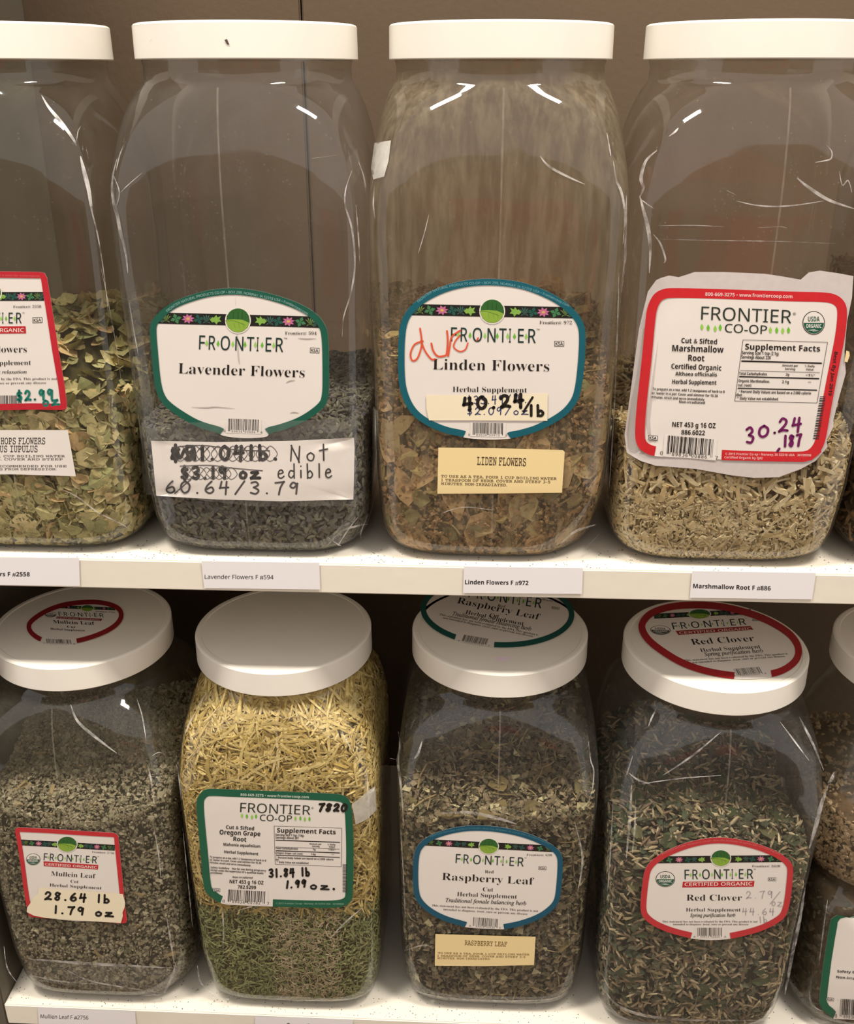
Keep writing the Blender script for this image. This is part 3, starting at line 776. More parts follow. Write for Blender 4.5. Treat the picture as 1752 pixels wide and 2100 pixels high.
# ------------------------------------------------------------------ the jars
MJ = [jar_plastic('clear_jar_a', .02, .07, seed=1.3, streak=(40, 40, 9)), jar_plastic('clear_jar_b', .035, .085, hcol=(190, 188, 184), seed=4.1),
      jar_plastic('dusty_jar', .09, .36, hcol=(188, 172, 144), seed=7.7, streak=(190, 190, 26), tint=.90), jar_plastic('clear_jar_c', .015, .06, hcol=(205, 190, 175), seed=9.2),
      jar_plastic('scuffed_jar', .05, .14, hcol=(186, 178, 158), seed=12.5, tint=.92)]
def old_label(jar, conv, outline, bw, bcol, gap, band_ab, bandw, ballc, ballr, num, num_p, num_h, logo, logo_h, off=.0006, mapper=None, arc=None, up=None, arccol=(150, 190, 185),
              ksa_p=None, ksa_h=0, lname='label', desc=None, smooth=True, bex=(1, 0), bey=(0, -1), arch=8):
    mp = mapper or jar.front
    o, q = sticker(jar, lname, outline, PAPER, mp, off, conv, desc, smooth, 7)
    pr = Print(mp, off, o, conv)
    pr.border('label_border', bcol, 6, q, bw, gap)
    # clip the ribbon to the label by keeping its ends under the border
    band(pr, band_ab[0], band_ab[1], bandw, up)
    ball(pr, ballc, ballr[0], ballr[1], bex, bey)
    if num: pr.text('printed_text', BLACK, 5, num, num_p, num_h, 'serif', up=up)
    logo_letters(pr, logo[0], logo[1], logo_h, up)
    if arc is not None:
        c = pr.c; pr.c = lambda p: np.array(p, float); k = np.linalg.norm(c((1, 0)) - c((0, 0)))
        p = np.array([c(a) for a in arc])
        pr2 = pr.curve(list(p), False, 8)
        pr.text('border_lettering', arccol, 8, 'FRONTIER NATURAL PRODUCTS CO-OP \u2022 BOX 299, NORWAY, IA 52318 USA \u2022 frontiercoop.com', list(pr2), arch * k, 'x')
        pr.c = c
    if ksa_p: ksa(pr, ksa_p[0], ksa_p[1], ksa_h, up)
    return o, pr

# ---- hops
j = Jar('herb_jar', 'clear jar of hops flowers at the left end of the upper shelf', -.2645, .069, Z1, PROF, .2905, MJ[0], group=GU); J1 = j; j.lid()
c = cvt(0, 540, .31414)
L, pr = old_label(j, c, [(-500, 68), (-480, 56), (-300, 50), (-100, 50), (100, 52), (260, 54), (295, 62), (312, 95), (345, 300), (385, 560), (425, 790), (441, 920), (436, 948), (412, 955), (205, 952), (100, 955), (-200, 960), (-440, 955), (-465, 930), (-490, 500), (-505, 200)],
    13, (190, 32, 46), None, ((-480, 245), (290, 243)), 58, (-60, 190), (70, 66), 'Frontier#: 2558', [(90, 290), (272, 288)], 17, ((-260, 390), (145, 390)), 70,
    desc='white hops flowers label with red border', arc=[(-440, 82), (-200, 78), (0, 82), (262, 86)], arch=10, arccol=(225, 120, 120), ksa_p=((216, 388), (280, 386)), ksa_h=36, smooth=False, up=None)
pr.poly('organic_banner', (190, 40, 48), 3, [(-270, 412), (170, 408), (174, 455), (-270, 460)])
pr.text('organic_banner', (240, 225, 215), 4, 'CERTIFIED ORGANIC', [(-255, 446), (160, 446)], 24, 'x', bold=.01)
pr.text('printed_text', BLACK, 4, 'Hops Flowers', [(-230, 580), (178, 580)], 44, 'serif')
pr.text('printed_text', BLACK, 4, 'Herbal Supplement', [(-230, 664), (205, 660)], 30, 'serif')
pr.text('printed_text', BLACK, 4, 'Promotes relaxation', [(-150, 718), (178, 716)], 22, 'ital', bold=.006)
pr.text('printed_text', BLACK, 4, 'This statement has not been evaluated by the FDA. This product is not', [(-440, 762), (375, 758)], 15, 'serif')
pr.text('printed_text', BLACK, 4, 'intended to diagnose, treat, cure or prevent any disease', [(-350, 790), (305, 784)], 15, 'serif')
barcode(pr, (-100, 925), (150, 925), 65, '0 89836 02558 4', .2)
pr.hand('price_writing', (22, 120, 105), 6, '$2.99', (115, 895), (350, 882), 62, 15)
pr.hand('price_writing', (22, 120, 105), 6, 'oz', (285, 928), (385, 920), 60, 15)
pr.flush()
o, q = sticker(j, 'sticker', [(-560, 1090), (-200, 1086), (445, 1086), (498, 1388), (100, 1375), (-560, 1378)], PAPER, off=.0006, conv=c, label='white sticker with dot printed hops directions')
pr = Print(j.front, .0006, o, c)
for t, x0, x1, y, h in (('HOPS FLOWERS', 8, 298, 1178, 42), ('HUMULUS IUPULUS', -130, 248, 1230, 42), ('TO USE AS A TEA. POUR 1 CUP BOILING WATER', -470, 426, 1263, 17), ('1 TEASPOON OF HERB. COVER AND STEEP', -440, 412, 1283, 17), ('3-5 MINUTES. - NOT RECOMMENDED FOR USE', -440, 436, 1328, 17), ('IF SUFFERING FROM DEPRESSION.', -240, 372, 1348, 17)):
    pr.text('printed_text', BLACK, 2, t, [(x0, y), (x1, y)], h * (1 if h > 40 else .8), 'mono', bold=.002)
pr.flush()
creases(j, [(7, [(85, 195), (100, 220), (125, 250), (150, 285), (157, 300)]), (9, [(165, 320), (172, 350), (182, 390), (190, 440)]), (2, [(157, 290), (160, 270), (166, 258)]), (3, [(168, 340), (176, 370), (185, 420), (200, 480), (213, 560), (222, 640)]),
            (3, [(120, 1000), (160, 1020), (200, 1050), (250, 1075), (272, 1090)]), (1.2, [(205, 540), (222, 620), (240, 720), (255, 830)])])
seam(j, .01, .26)
contents(j, 'hops_flowers', 'pale green papery dried hops flowers filling the lower half of the left jar', 'herbs',
    [('petal', 1500, 520, (.009, .020), 1.0, .55, [(184, 176, 122), (204, 188, 134), (158, 158, 108), (222, 202, 150), (138, 140, 94), (214, 178, 128)], .012, None, .007),
     ('petal', 2600, 500, (.006, .011), 1.0, .6, [(160, 154, 104), (184, 172, 122), (132, 132, 88), (196, 170, 122)], .004, None, .006),
     ('crumb', 1600, 200, (.002, .005), 1.0, .6, [(135, 128, 78), (165, 150, 95), (105, 105, 65)], .001, .035, .004)],
    (70, 66, 40), hfield(1, .112, .006, .012, .010))

# ---- lavender
j = Jar('herb_jar', 'clear jar one third full of lavender with a green bordered lavender label', -.1262, .069, Z1, PROF, .2905, MJ[1], dent=[(.058, -.058, .012, .013, .004)], group=GU); J2 = j; j.lid()
c = cvt(280, 560, .27397)
L, pr = old_label(j, c, [(740, 108), (870, 122), (1000, 148), (1200, 212), (1340, 290), (1410, 370), (1440, 460), (1445, 750), (1442, 930), (1405, 1010), (1250, 1120), (1080, 1180), (990, 1198), (985, 1225), (850, 1235), (740, 1230), (640, 1215), (620, 1195), (500, 1165), (400, 1122), (220, 1005), (160, 920), (132, 800), (115, 600), (100, 420), (112, 360), (160, 300), (280, 205), (480, 138), (600, 116)],
    13.5, (18, 88, 70), (452, 552, 860), ((158, 376), (1368, 408)), 84, (762, 352), (88, 90), 'Frontier#: 594', [(1115, 458), (1350, 460)], 23, ((470, 568), (1100, 588)), 104,
    desc='green bordered lavender flowers label', arc=[(235, 290), (330, 228), (520, 168), (740, 150), (960, 186), (1130, 230), (1280, 312)], arch=19, ksa_p=((1300, 594), (1370, 597)), ksa_h=38, smooth=True)
pr.text('printed_text', BLACK, 4, 'Lavender Flowers', [(315, 748), (1260, 780)], 76, 'serif')
barcode(pr, (688, 1170), (918, 1178), 84, '0 89836 00594 6', .16)
for t in (((410, 1000), (520, 1005), (600, 1000), (740, 1012)), ((1120, 820), (1150, 805), (1190, 800)), ((1150, 1045), (1180, 1040), (1220, 1045)), ((1210, 485), (1270, 490), (1350, 488))):
    pr.stroke('smudge', (176, 168, 160), 4, t, 8, taper=True)
pr.stroke('smudge', (190, 182, 174), 4, [(742, 180), (745, 240)], 7, taper=True); pr.stroke('smudge', (196, 188, 180), 4, [(755, 440), (765, 620), (775, 680)], 9, taper=True)
pr.flush()
o, q = sticker(j, 'price_sticker', [(112, 1250), (600, 1262), (1200, 1250), (1630, 1228), (1635, 1308), (1625, 1690), (1100, 1704), (600, 1690), (152, 1662)], PAPER, off=.0009, conv=c, label='white strip with crossed out prices and not edible written on it')
pr = Print(j.front, .0009, o, c); HB = (30, 27, 27)
pr.hand('handwriting', HB, 2, '$51.04lb.', (262, 1395), (1060, 1390), 100, 26)
for k in range(13):
    x = 290 + k * 56
    pr.stroke('handwriting', (70, 66, 66), 3, [(x, 1330), (x + 45, 1290), (x + 95, 1350), (x + 40, 1405), (x - 8, 1350), (x + 30, 1300)], 5)
pr.stroke('handwriting', (60, 56, 56), 3, [(270, 1300), (500, 1285), (760, 1320), (1000, 1325)], 7)
pr.stroke('handwriting', HB, 3, [(268, 1375), (300, 1310), (330, 1380), (370, 1310), (400, 1395), (430, 1300), (440, 1390)], 24)
pr.hand('handwriting', HB, 2, '$3.19 oz', (338, 1535), (920, 1530), 85, 24)
for k in range(8):
    x = 350 + k * 46
    pr.stroke('handwriting', (80, 76, 76), 3, [(x, 1490), (x + 40, 1450), (x + 85, 1500), (x + 40, 1540), (x - 5, 1500)], 5)
pr.stroke('handwriting', (95, 90, 90), 3, [(330, 1440), (560, 1435), (720, 1455), (945, 1475)], 8)
pr.hand('handwriting', (38, 34, 34), 2, 'Not', (1148, 1402), (1435, 1395), 108, 11)
pr.hand('handwriting', (38, 34, 34), 2, 'edible', (1058, 1530), (1465, 1525), 100, 11)
pr.hand('handwriting', (58, 54, 54), 2, '60.64/3.79', (225, 1640), (1215, 1650), 88, 14)
pr.stroke('handwriting', (70, 66, 66), 3, [(290, 1645), (410, 1540)], 9)
pr.flush()
o, q = sticker(j, 'clear_tape', [(25, 1130), (600, 1105), (1200, 1100), (1650, 1075), (1648, 1250), (1640, 1700), (1636, 1735), (900, 1740), (60, 1650)], TAPE, off=.0013, conv=c, label='clear tape over the paper strip')
creases(j, [(7, [(240, 325), (230, 370), (233, 415), (240, 440), (248, 480), (258, 520), (262, 560)]), (2.5, [(254, 296), (245, 320), (238, 350)]), (1.5, [(292, 354), (262, 380), (246, 396)]), (2.5, [(233, 360), (245, 395), (236, 430)]),
            (4, [(722, 350), (710, 385), (708, 420), (722, 470), (728, 540), (720, 600), (705, 650), (702, 690)]), (3, [(730, 420), (735, 480), (738, 540)]), (3, [(735, 330), (748, 370), (752, 420)]), (2, [(640, 325), (690, 318)]),
            (4, [(672, 1118), (700, 1090), (735, 1078), (755, 1075)]), (2.5, [(670, 1100), (700, 1120), (730, 1128)]), (3, [(735, 1060), (715, 1085), (690, 1125)]), (2.5, [(755, 1055), (740, 1095), (745, 1120)]), (2, [(265, 620), (275, 680), (284, 730)]), (3, [(285, 760), (290, 800)])])
seam(j, .01, .26, -.004)
contents(j, 'dried_lavender', 'grey green dried lavender buds in the bottom of the second jar', 'herbs',
    [('grain', 9000, 4600, (.0042, .0068), 1.0, .5, [(84, 82, 68), (112, 110, 92), (98, 94, 90), (142, 138, 116), (102, 98, 104), (124, 116, 98), (70, 68, 58)], .001, None, .0045)],
    (48, 45, 38), hfield(2, .088, .004, .004, .003))

# ---- linden
j = Jar('herb_jar', 'dusty jar of linden flowers with a teal label and a dented lower corner', .0118, .069, Z1, PROF, .2905, MJ[2], dent=[(.064, -.064, .004, .024, .011)], group=GU); J3 = j; j.lid()
c = cvt(780, 540, .26256)
L, pr = old_label(j, c, [(860, 115), (1050, 132), (1200, 170), (1400, 260), (1530, 370), (1590, 460), (1608, 560), (1595, 800), (1570, 1000), (1530, 1100), (1440, 1200), (1250, 1305), (1100, 1350), (1022, 1362), (1018, 1368), (850, 1377), (660, 1362), (640, 1350), (500, 1325), (330, 1250), (220, 1150), (155, 1000), (138, 850), (140, 600), (160, 450), (215, 350), (330, 250), (500, 168), (680, 126)],
    13.5, (8, 92, 106), (950 - 780 + 780, 1048, 880), ((240, 404), (1515, 428)), 88, (875, 372), (92, 92), 'Frontier#: 972', [(1245, 472), (1497, 474)], 26, ((552, 606), (1215, 620)), 108,
    desc='teal bordered linden flowers label', arc=[(300, 306), (420, 222), (600, 175), (800, 160), (950, 165), (1150, 205), (1300, 255), (1470, 338)], arch=19, ksa_p=((1360, 646), (1436, 646)), ksa_h=42, smooth=True, arccol=(120, 180, 190))
pr.text('printed_text', BLACK, 4, 'Linden Flowers', [(410, 826), (1320, 842)], 82, 'serif')
pr.text('printed_text', BLACK, 4, 'Herbal Supplement', [(566, 1000), (1146, 1006)], 40, 'serif')
barcode(pr, (722, 1325), (962, 1330), 84, '0 89836 00972 2', .16)
OR = (226, 88, 56)
pr.stroke('orange_scrawl', OR, 6, [(312, 505), (325, 600), (320, 660), (290, 740), (250, 755), (238, 700), (270, 630), (335, 605)], 13)
pr.stroke('orange_scrawl', OR, 6, [(320, 600), (350, 680), (400, 745), (430, 745)], 13)
pr.stroke('orange_scrawl', OR, 6, [(400, 622), (415, 680), (450, 722), (500, 720), (520, 700), (528, 600), (522, 525)], 14)
pr.stroke('orange_scrawl', OR, 6, [(625, 522), (560, 570), (545, 640), (532, 722)], 13)
pr.stroke('orange_scrawl', OR, 6, [(625, 560), (590, 600), (575, 650), (620, 685), (665, 670), (685, 620)], 11)
pr.stroke('orange_scrawl', OR, 6, [(765, 580), (755, 600)], 12)
pr.flush()
o, q = sticker(j, 'price_tape', [(360, 1024), (850, 1026), (1308, 1012), (1305, 1226), (700, 1222), (382, 1222), (362, 1130)], MASK, off=.0010, conv=c, label='cream tape with a handwritten price per pound')
pr = Print(j.front, .0010, o, c); BL = (52, 60, 110)
pr.hand('handwriting', BL, 2, '$33.49/lb.', (680, 1095), (1145, 1085), 62, 8)
pr.hand('handwriting', BL, 2, '$2.09/oz', (680, 1178), (1150, 1175), 55, 8)
pr.hand('handwriting', BLACK, 3, '40.24', (655, 1140), (1120, 1110), 92, 26)
pr.hand('handwriting', BLACK, 3, '/', (1110, 1150), (1205, 1140), 95, 18)
pr.hand('handwriting', BLACK, 3, 'lb', (1165, 1185), (1280, 1185), 78, 22)
pr.flush()
o, q = sticker(j, 'directions_sticker', [(455, 1436), (900, 1440), (1425, 1455), (1441, 1468), (1420, 1788), (900, 1794), (447, 1796)], CREAM, off=.0007, conv=c, label='cream sticker with dot printed tea directions')
pr = Print(j.front, .0007, o, c)
for t, a, b, h in (('LIDEN FLOWERS', (756, 1570), (1138, 1580), 62), ('TO USE AS A TEA. POUR 1 CUP BOILING WATER', (476, 1668), (1378, 1688), 23), ('1 TEASPOON OF HERB. COVER AND STEEP 3-5', (476, 1698), (1328, 1714), 23), ('MINUTES. NON-IRRADIATED.', (476, 1726), (990, 1738), 23)):
    pr.text('printed_text', (70, 52, 34), 2, t, [a, b], h * (1 if h > 40 else .85), 'mono', bold=.004)
pr.flush()
sticker(j, 'tape_scrap', [(768, 293), (802, 288), (797, 330), (788, 362), (766, 368), (761, 345)], TAPEW, mapper=j.hull, off=.0005, label='pale scrap of tape on the shoulder')
creases(j, [(5, [(1258, 330), (1265, 370), (1275, 395), (1282, 440), (1278, 500)]), (3, [(1245, 272), (1250, 300), (1253, 320)]), (3, [(768, 380), (766, 420), (770, 450)]), (2, [(880, 440), (870, 480), (858, 520)]), (5, [(1108, 320), (1125, 340), (1160, 360), (1200, 378)]),
            (5, [(1285, 400), (1283, 520), (1275, 600)]), (3, [(1270, 560), (1262, 800), (1250, 1000)]), (5, [(1150, 1115), (1180, 1090), (1225, 1075)]), (3, [(1200, 1125), (1230, 1095)]), (2, [(900, 1055), (950, 1040), (1010, 1046)])])
seam(j, .01, .26, 0.001)
contents(j, 'linden_flowers', 'brown and tan dried linden leaves and crumbs behind dusty plastic', 'herbs',
    [('crumb', 9000, 2500, (.0022, .0055), 1.0, .8, [(140, 108, 72), (168, 130, 90), (116, 92, 62), (184, 148, 104), (122, 108, 72)], .001, None, .004),
     ('petal', 130, 60, (.014, .030), .8, .25, [(182, 156, 112), (204, 168, 120), (150, 132, 92), (214, 180, 130), (134, 130, 90)], .01, None, .0035),
     ('petal', 150, 90, (.008, .015), 1.1, .5, [(190, 168, 112), (150, 130, 84), (112, 112, 70)], .004, None, .0035),
     ('strand', 260, 160, (.012, .030), .7, .35, [(150, 130, 90), (110, 90, 56)], .004, None, .004)],
    (78, 60, 38), hfield(3, .124, -.010, .010, .008))

# ---- marshmallow root
j = Jar('herb_jar', 'clear jar of pale chopped marshmallow root with a red bordered label', .1497, .069, Z1, PROF, .2905, MJ[3], group=GU); J4 = j; j.lid()
c = cvt(1260, 540, .28082)
o, q = sticker(j, 'label_backing', [(305, 122), (340, 105), (400, 88), (470, 100), (540, 78), (585, 62), (800, 62), (1100, 75), (1230, 95), (1360, 118), (1420, 65), (1500, 52), (1640, 72), (1745, 92), (1735, 250), (1700, 420), (1680, 640), (1690, 800), (1640, 980), (1600, 1140), (1600, 1190), (1550, 1290), (1555, 1340), (1470, 1440), (1360, 1500), (1200, 1560), (1020, 1565), (850, 1545), (600, 1500), (300, 1475), (190, 1440), (90, 1380), (75, 1250), (110, 1000), (150, 700), (180, 480), (215, 330), (245, 205)],
    (206, 196, 192), off=.0005, conv=c, label='torn grey white sticker backing around the red label')
o, q = sticker(j, 'label', [(420, 176), (800, 186), (1300, 205), (1560, 208), (1640, 235), (1690, 290), (1700, 370), (1685, 520), (1650, 700), (1610, 900), (1570, 1120), (1540, 1300), (1500, 1380), (1440, 1430), (1380, 1445), (1000, 1440), (500, 1415), (285, 1408), (200, 1370), (160, 1320), (147, 1240), (165, 1000), (200, 700), (225, 420), (240, 310), (285, 220), (350, 184)], PAPER, off=.0008, conv=c, label='white marshmallow root label with red border', smooth=True)
pr = Print(j.front, .0008, o, c); RED = (204, 34, 42)
pr.border('label_border', RED, 2, q, 20, (1341, 1480, 900))
pr.poly('label_border', RED, 3, [(785, 1368), (1400, 1385), (1500, 1340), (1510, 1375), (1440, 1432), (1380, 1446), (1100, 1442), (785, 1433)])
pr.text('border_lettering', (238, 205, 200), 4, '800-669-3275 \u2022 www.frontiercoop.com', [(662, 234), (1298, 252)], 25, 'bold')
pr.text('border_lettering', (240, 190, 186), 4, '\u00a9 2015 Frontier Co-op \u2022 Norway, IA 52318 USA   36199998', [(808, 1395), (1435, 1406)], 17, 'bold')
pr.text('border_lettering', (240, 190, 186), 4, 'Certified Organic by QAI', [(803, 1420), (1080, 1428)], 17, 'bold')
def coop(pr, a, b, h, a2, b2, h2, lf):
    pr.text('brand_lettering', (34, 50, 40), 4, 'FRONTIER', [a, b], h, 'x', bold=-.002)
    pr.text('brand_lettering', (34, 50, 40), 4, '\u00ae', [(b[0] + h * .12, b[1] - h * .62), (b[0] + h * .36, b[1] - h * .62)], h * .22, 'x')
    pr.text('brand_lettering', (34, 50, 40), 4, 'CO-OP', [a2, b2], h2, 'x', bold=.002)
    for i, (x, y) in enumerate(lf):
        cc = ((150, 205, 80), (105, 190, 45))[i % 2]; r = h2 * .38
        pr.poly('brand_leaves', cc, 4, [(x, y - r * 1.1), (x + r * .5, y - r * .1), (x + r * .3, y + r * .7), (x, y + r), (x - r * .35, y + r * .6), (x - r * .45, y - r * .2)])
coop(pr, (632, 408), (1290, 436), 96, (805, 500), (1112, 514), 62, [(638, 462), (684, 468), (735, 475), (772, 466), (1138, 484), (1184, 486), (1228, 490), (1270, 486)])
seal(pr, (1454, 432), 82, 86)
for t, a, b, h in (('Cut & Sifted', (488, 578), (748, 588), 36), ('Marshmallow', (422, 638), (796, 650), 46), ('Root', (538, 708), (656, 712), 44), ('Certified Organic', (415, 766), (780, 780), 38), ('Althaea officinalis', (445, 816), (748, 824), 28),
        ('Herbal Supplement', (422, 876), (744, 884), 32), ('NET 453 g 16 OZ', (422, 1190), (738, 1200), 36), ('886.6022', (488, 1246), (660, 1252), 34)):
    pr.text('printed_text', BLACK, 4, t, [a, b], h, 'bold')
for t, a, b in (('To prepare as a tea, add 1-2 teaspoons of herb to 8', (278, 922), (804, 944)), ('oz. water in a pot. Cover and simmer for 15-30', (272, 952), (754, 974)), ('minutes, strain and serve immediately.', (270, 982), (660, 1000)), ('Non-irradiated', (472, 1016), (660, 1024))):
    pr.text('printed_text', BLACK, 4, t, [a, b], 19, 'bold')
def facts(pr, tl, tr, br, bl, rows, h1, rules, names='facts_panel'):
    P = [np.array(p, float) for p in (tl, tr, br, bl)]
    for i in range(4): pr.stroke(names, BLACK, 4, [P[i], P[(i + 1) % 4]], 3, False)
    at = lambda u, v: (P[0] * (1 - u) + P[1] * u) * (1 - v) + (P[3] * (1 - u) + P[2] * u) * v
    for v, w in rules: pr.stroke(names, BLACK, 4, [at(.02, v), at(.97, v)], w, False)
    for t, u0, u1, v, h in rows: pr.text(names, BLACK, 4, t, [at(u0, v), at(u1, v)], h, 'bold')
facts(pr, (938, 556), (1555, 574), (1478, 1016), (878, 1002),
      [('Supplement Facts', .04, .93, .155, 42), ('Serving Size 1 tsp (2.1g)', .01, .45, .235, 25), ('Servings About 220', .01, .36, .305, 25), ('Amount per', .51, .70, .415, 16), ('Serving', .55, .67, .47, 16), ('% Daily', .78, .90, .415, 16), ('Value', .80, .89, .47, 16),
       ('Total Carbohydrates', .01, .345, .57, 21), ('2g', .57, .61, .565, 19), ('<1%*', .81, .92, .57, 19), ('Organic Marshmallow,', .015, .39, .69, 21), ('2.1g', .54, .62, .69, 21), ('**', .85, .89, .69, 18), ('cut (root)', .015, .18, .76, 21),
       ('* Percent Daily Values are based on a 2,000 calorie', .035, .91, .865, 21), ('diet.', .01, .09, .92, 21), ('** Daily Value not established.', .02, .53, .975, 21)],
      42, ((.345, 10), (.50, 3), (.60, 9), (.79, 8)))
barcode(pr, (382, 1372), (716, 1400), 120, '0 89836 00886 7', .2)
ksa(pr, (246, 1286), (314, 1292), 36)
pr.text('printed_text', BLACK, 4, 'Best By Jan 2019', [(1606, 642), (1560, 960)], 24, 'bold')
for k in range(26):
    y = 968 + k * 12.2; x = 1506 - k * 2.0
    pr.poly('side_barcode', (50, 44, 44), 4, [(x - 6, y), (x + 36, y + 1), (x + 35, y + 6 + (k % 3) * 1.5), (x - 7, y + 5 + (k % 3) * 1.5)])
PU = (112, 16, 88)
for t, a, b, h in (('3', (965, 1310), (1020, 1300), 110), ('0', (1052, 1265), (1120, 1262), 80), ('.', (1155, 1235), (1185, 1235), 60), ('24', (1200, 1225), (1360, 1215), 92), ('187', (1235, 1335), (1360, 1325), 78), (',', (1185, 1355), (1215, 1355), 60)):
    pr.hand('price_writing', PU, 6, t, a, b, h, 18, slant=.12)
pr.flush()
sticker(j, 'paper_scrap', [(1735, 718), (1741, 720), (1742, 728), (1737, 742), (1731, 740)], CREAM, off=.001, label='tiny cream paper scrap')
creases(j, [(7, [(1348, 308), (1325, 330), (1315, 365), (1320, 385), (1312, 405)]), (8, [(1312, 400), (1320, 430), (1330, 470), (1334, 510), (1332, 560)]), (4, [(1340, 480), (1355, 500), (1365, 530), (1362, 540)]), (3, [(1315, 409), (1330, 420), (1342, 428)]), (2, [(1304, 428), (1298, 455)]),
            (7, [(1635, 365), (1660, 385), (1700, 410), (1752, 428)]), (4, [(1636, 362), (1642, 370)]), (3, [(1695, 297), (1706, 310), (1705, 325), (1690, 330), (1672, 333)]), (2.5, [(1722, 350), (1728, 380), (1740, 370), (1748, 395)]), (5, [(1490, 390), (1510, 400)]),
            (3, [(1510, 412), (1560, 422), (1620, 422), (1690, 412)]), (1.2, [(1350, 463), (1420, 462), (1485, 465)]), (1.2, [(1355, 490), (1450, 493), (1600, 495), (1720, 500)]), (1.8, [(1555, 467), (1600, 465), (1615, 468)]), (1.5, [(1718, 470), (1725, 465)]), (4, [(1372, 280), (1385, 270), (1392, 262)])])
seam(j, .01, .26, .003)
contents(j, 'marshmallow_root', 'pale cream chopped marshmallow root chips in the bottom of the fourth jar', 'herbs',
    [('chip', 3600, 1500, (.006, .0135), 1.0, .6, [(214, 194, 150), (196, 174, 128), (226, 210, 170), (178, 154, 108), (206, 180, 132)], .010, None, .007),
     ('chip', 7000, 1200, (.0025, .006), 1.2, .8, [(206, 190, 148), (190, 170, 128), (222, 206, 168), (170, 148, 104)], .001, .045, .004)],
    (104, 84, 54), hfield(4, .078, -.004, .008, .008))

# ---- neighbour at the right end of the upper shelf
j = Jar('herb_jar', 'jar cut off at the right edge of the upper shelf beside the marshmallow jar', .2885, .069, Z1, PROF, .2905, MJ[4], group=GU); j.lid()
contents(j, 'chopped_root', 'brown chopped root in the jar cut off at the right', 'herbs',
    [('chip', 2500, 800, (.005, .012), 1.0, .6, [(150, 118, 82), (120, 92, 60), (170, 140, 100)], .001, None, .006)], (80, 58, 38), hfield(5, .16, 0, 0, .005))

# ================= lower row
def organic(pr, box_, txt_a, txt_b, h, lay=3):
    pr.poly('organic_banner', (192, 42, 50), lay, box_)
    pr.text('organic_banner', (240, 225, 215), lay + 1, 'CERTIFIED ORGANIC', [txt_a, txt_b], h, 'x', bold=.012)
# ---- mullein
j = Jar('herb_jar', 'jar of grey green mullein leaf at the left end of the lower shelf', -.267, .068, Z2, PROF_LOW, .2912, MJ[4], group=GL, dent=[(.060, -.060, .006, .020, .007)]); J5 = j; j.lid()
c = cvt(0, 1680, .16553)
L, pr = old_label(j, c, [(235, 92), (600, 108), (1000, 135), (1400, 158), (1440, 168), (1470, 200), (1500, 500), (1530, 800), (1555, 1050), (1578, 1240), (1565, 1272), (1520, 1282), (1180, 1255), (950, 1255), (715, 1235), (710, 1222), (500, 1215), (390, 1200), (355, 1180), (345, 1100), (320, 1000), (290, 800), (260, 560), (225, 320), (190, 130), (205, 100)],
    9, (196, 44, 52), (118.5, 196, 1840), ((262, 315), (1425, 382)), 72, (838, 300), (118, 92), 'Frontier#: 2756', [(1145, 405), (1418, 422)], 20, ((545, 498), (1205, 538)), 86, desc='small white mullein leaf label with red border', smooth=False, ksa_p=None)
organic(pr, [(545, 512), (1222, 558), (1218, 614), (548, 572)], (562, 562), (1205, 602), 28)
seal(pr, (417, 488), 88, 72)
for t, a, b, h, k in (('Mullein Leaf', (637, 690), (1188, 722), 54, 'serif'), ('Cut', (878, 776), (976, 782), 34, 'serif'), ('Herbal Supplement', (618, 822), (1262, 860), 36, 'serif')):
    pr.text('printed_text', BLACK, 4, t, [a, b], h, k)
pr.flush()
o, q = sticker(j, 'price_tape', [(495, 832), (600, 845), (1000, 872), (1400, 900), (1530, 912), (1558, 1020), (1550, 1080), (1525, 1140), (1530, 1180), (1505, 1270), (1180, 1250), (900, 1235), (580, 1208), (430, 1180), (340, 1135), (345, 1080), (400, 1000), (420, 960), (480, 900)], MASK, off=.0012, conv=c, label='torn cream masking tape with handwritten prices')
pr = Print(j.front, .0012, o, c)
pr.hand('handwriting', BLACK, 2, '28.64 lb', (568, 975), (1365, 1020), 90, 26)
pr.hand('handwriting', BLACK, 2, '1.79 oz', (675, 1145), (1400, 1190), 88, 26)
pr.flush()
def lid_label(j, conv, outline_uv, bw, bcol, gap, desc):
    o, q = sticker(j, 'lid_label', outline_uv, PAPER, j.top, .0004, conv, desc, True, 5)
    pr = Print(j.top, .0004, o, conv); pr.border('label_border', bcol, 9, q, bw, gap); return o, pr, q
c = cvt(0, 1200, .22831)
o, pr, q = lid_label(j, c, [(780, 129), (900, 132), (1010, 155), (1085, 195), (1113, 250), (1105, 310), (1060, 370), (980, 425), (850, 480), (700, 522), (560, 540), (430, 530), (330, 495), (260, 440), (234, 380), (250, 320), (330, 255), (450, 190), (600, 145)], 9.5, (140, 24, 34), (82, 158, 1310), 'small red bordered mullein label on the lid')
U = (-.2, -1)
band(pr, (520, 206), (1035, 226), 26, up=U); ball(pr, (785, 207), 54, 28)
seal(pr, (453, 263), 52, 26, (1, .02), (0, -1), (40, 52, 48))
logo_letters(pr, (530, 275), (935, 290), 36, up=U)
pr.poly('organic_banner', (140, 34, 40), 3, [(512, 280), (918, 302), (908, 322), (502, 300)]); pr.text('organic_banner', (215, 195, 185), 4, 'CERTIFIED ORGANIC', [(515, 298), (900, 318)], 12, 'x', up=U, bold=.012)
for t, a, b, hh in (('Mullein Leaf', (480, 342), (852, 358), 30), ('Cut', (604, 382), (680, 386), 18), ('Herbal Supplement', (456, 400), (765, 416), 17), ('Frontier#: 2756', (862, 240), (1030, 250), 10)):
    pr.text('printed_text', BLACK, 4, t, [a, b], hh, 'serif', up=U, bold=.004)
barcode(pr, (420, 516), (645, 524), 34, '0 89836 02756 6', .2, up=U); pr.flush()
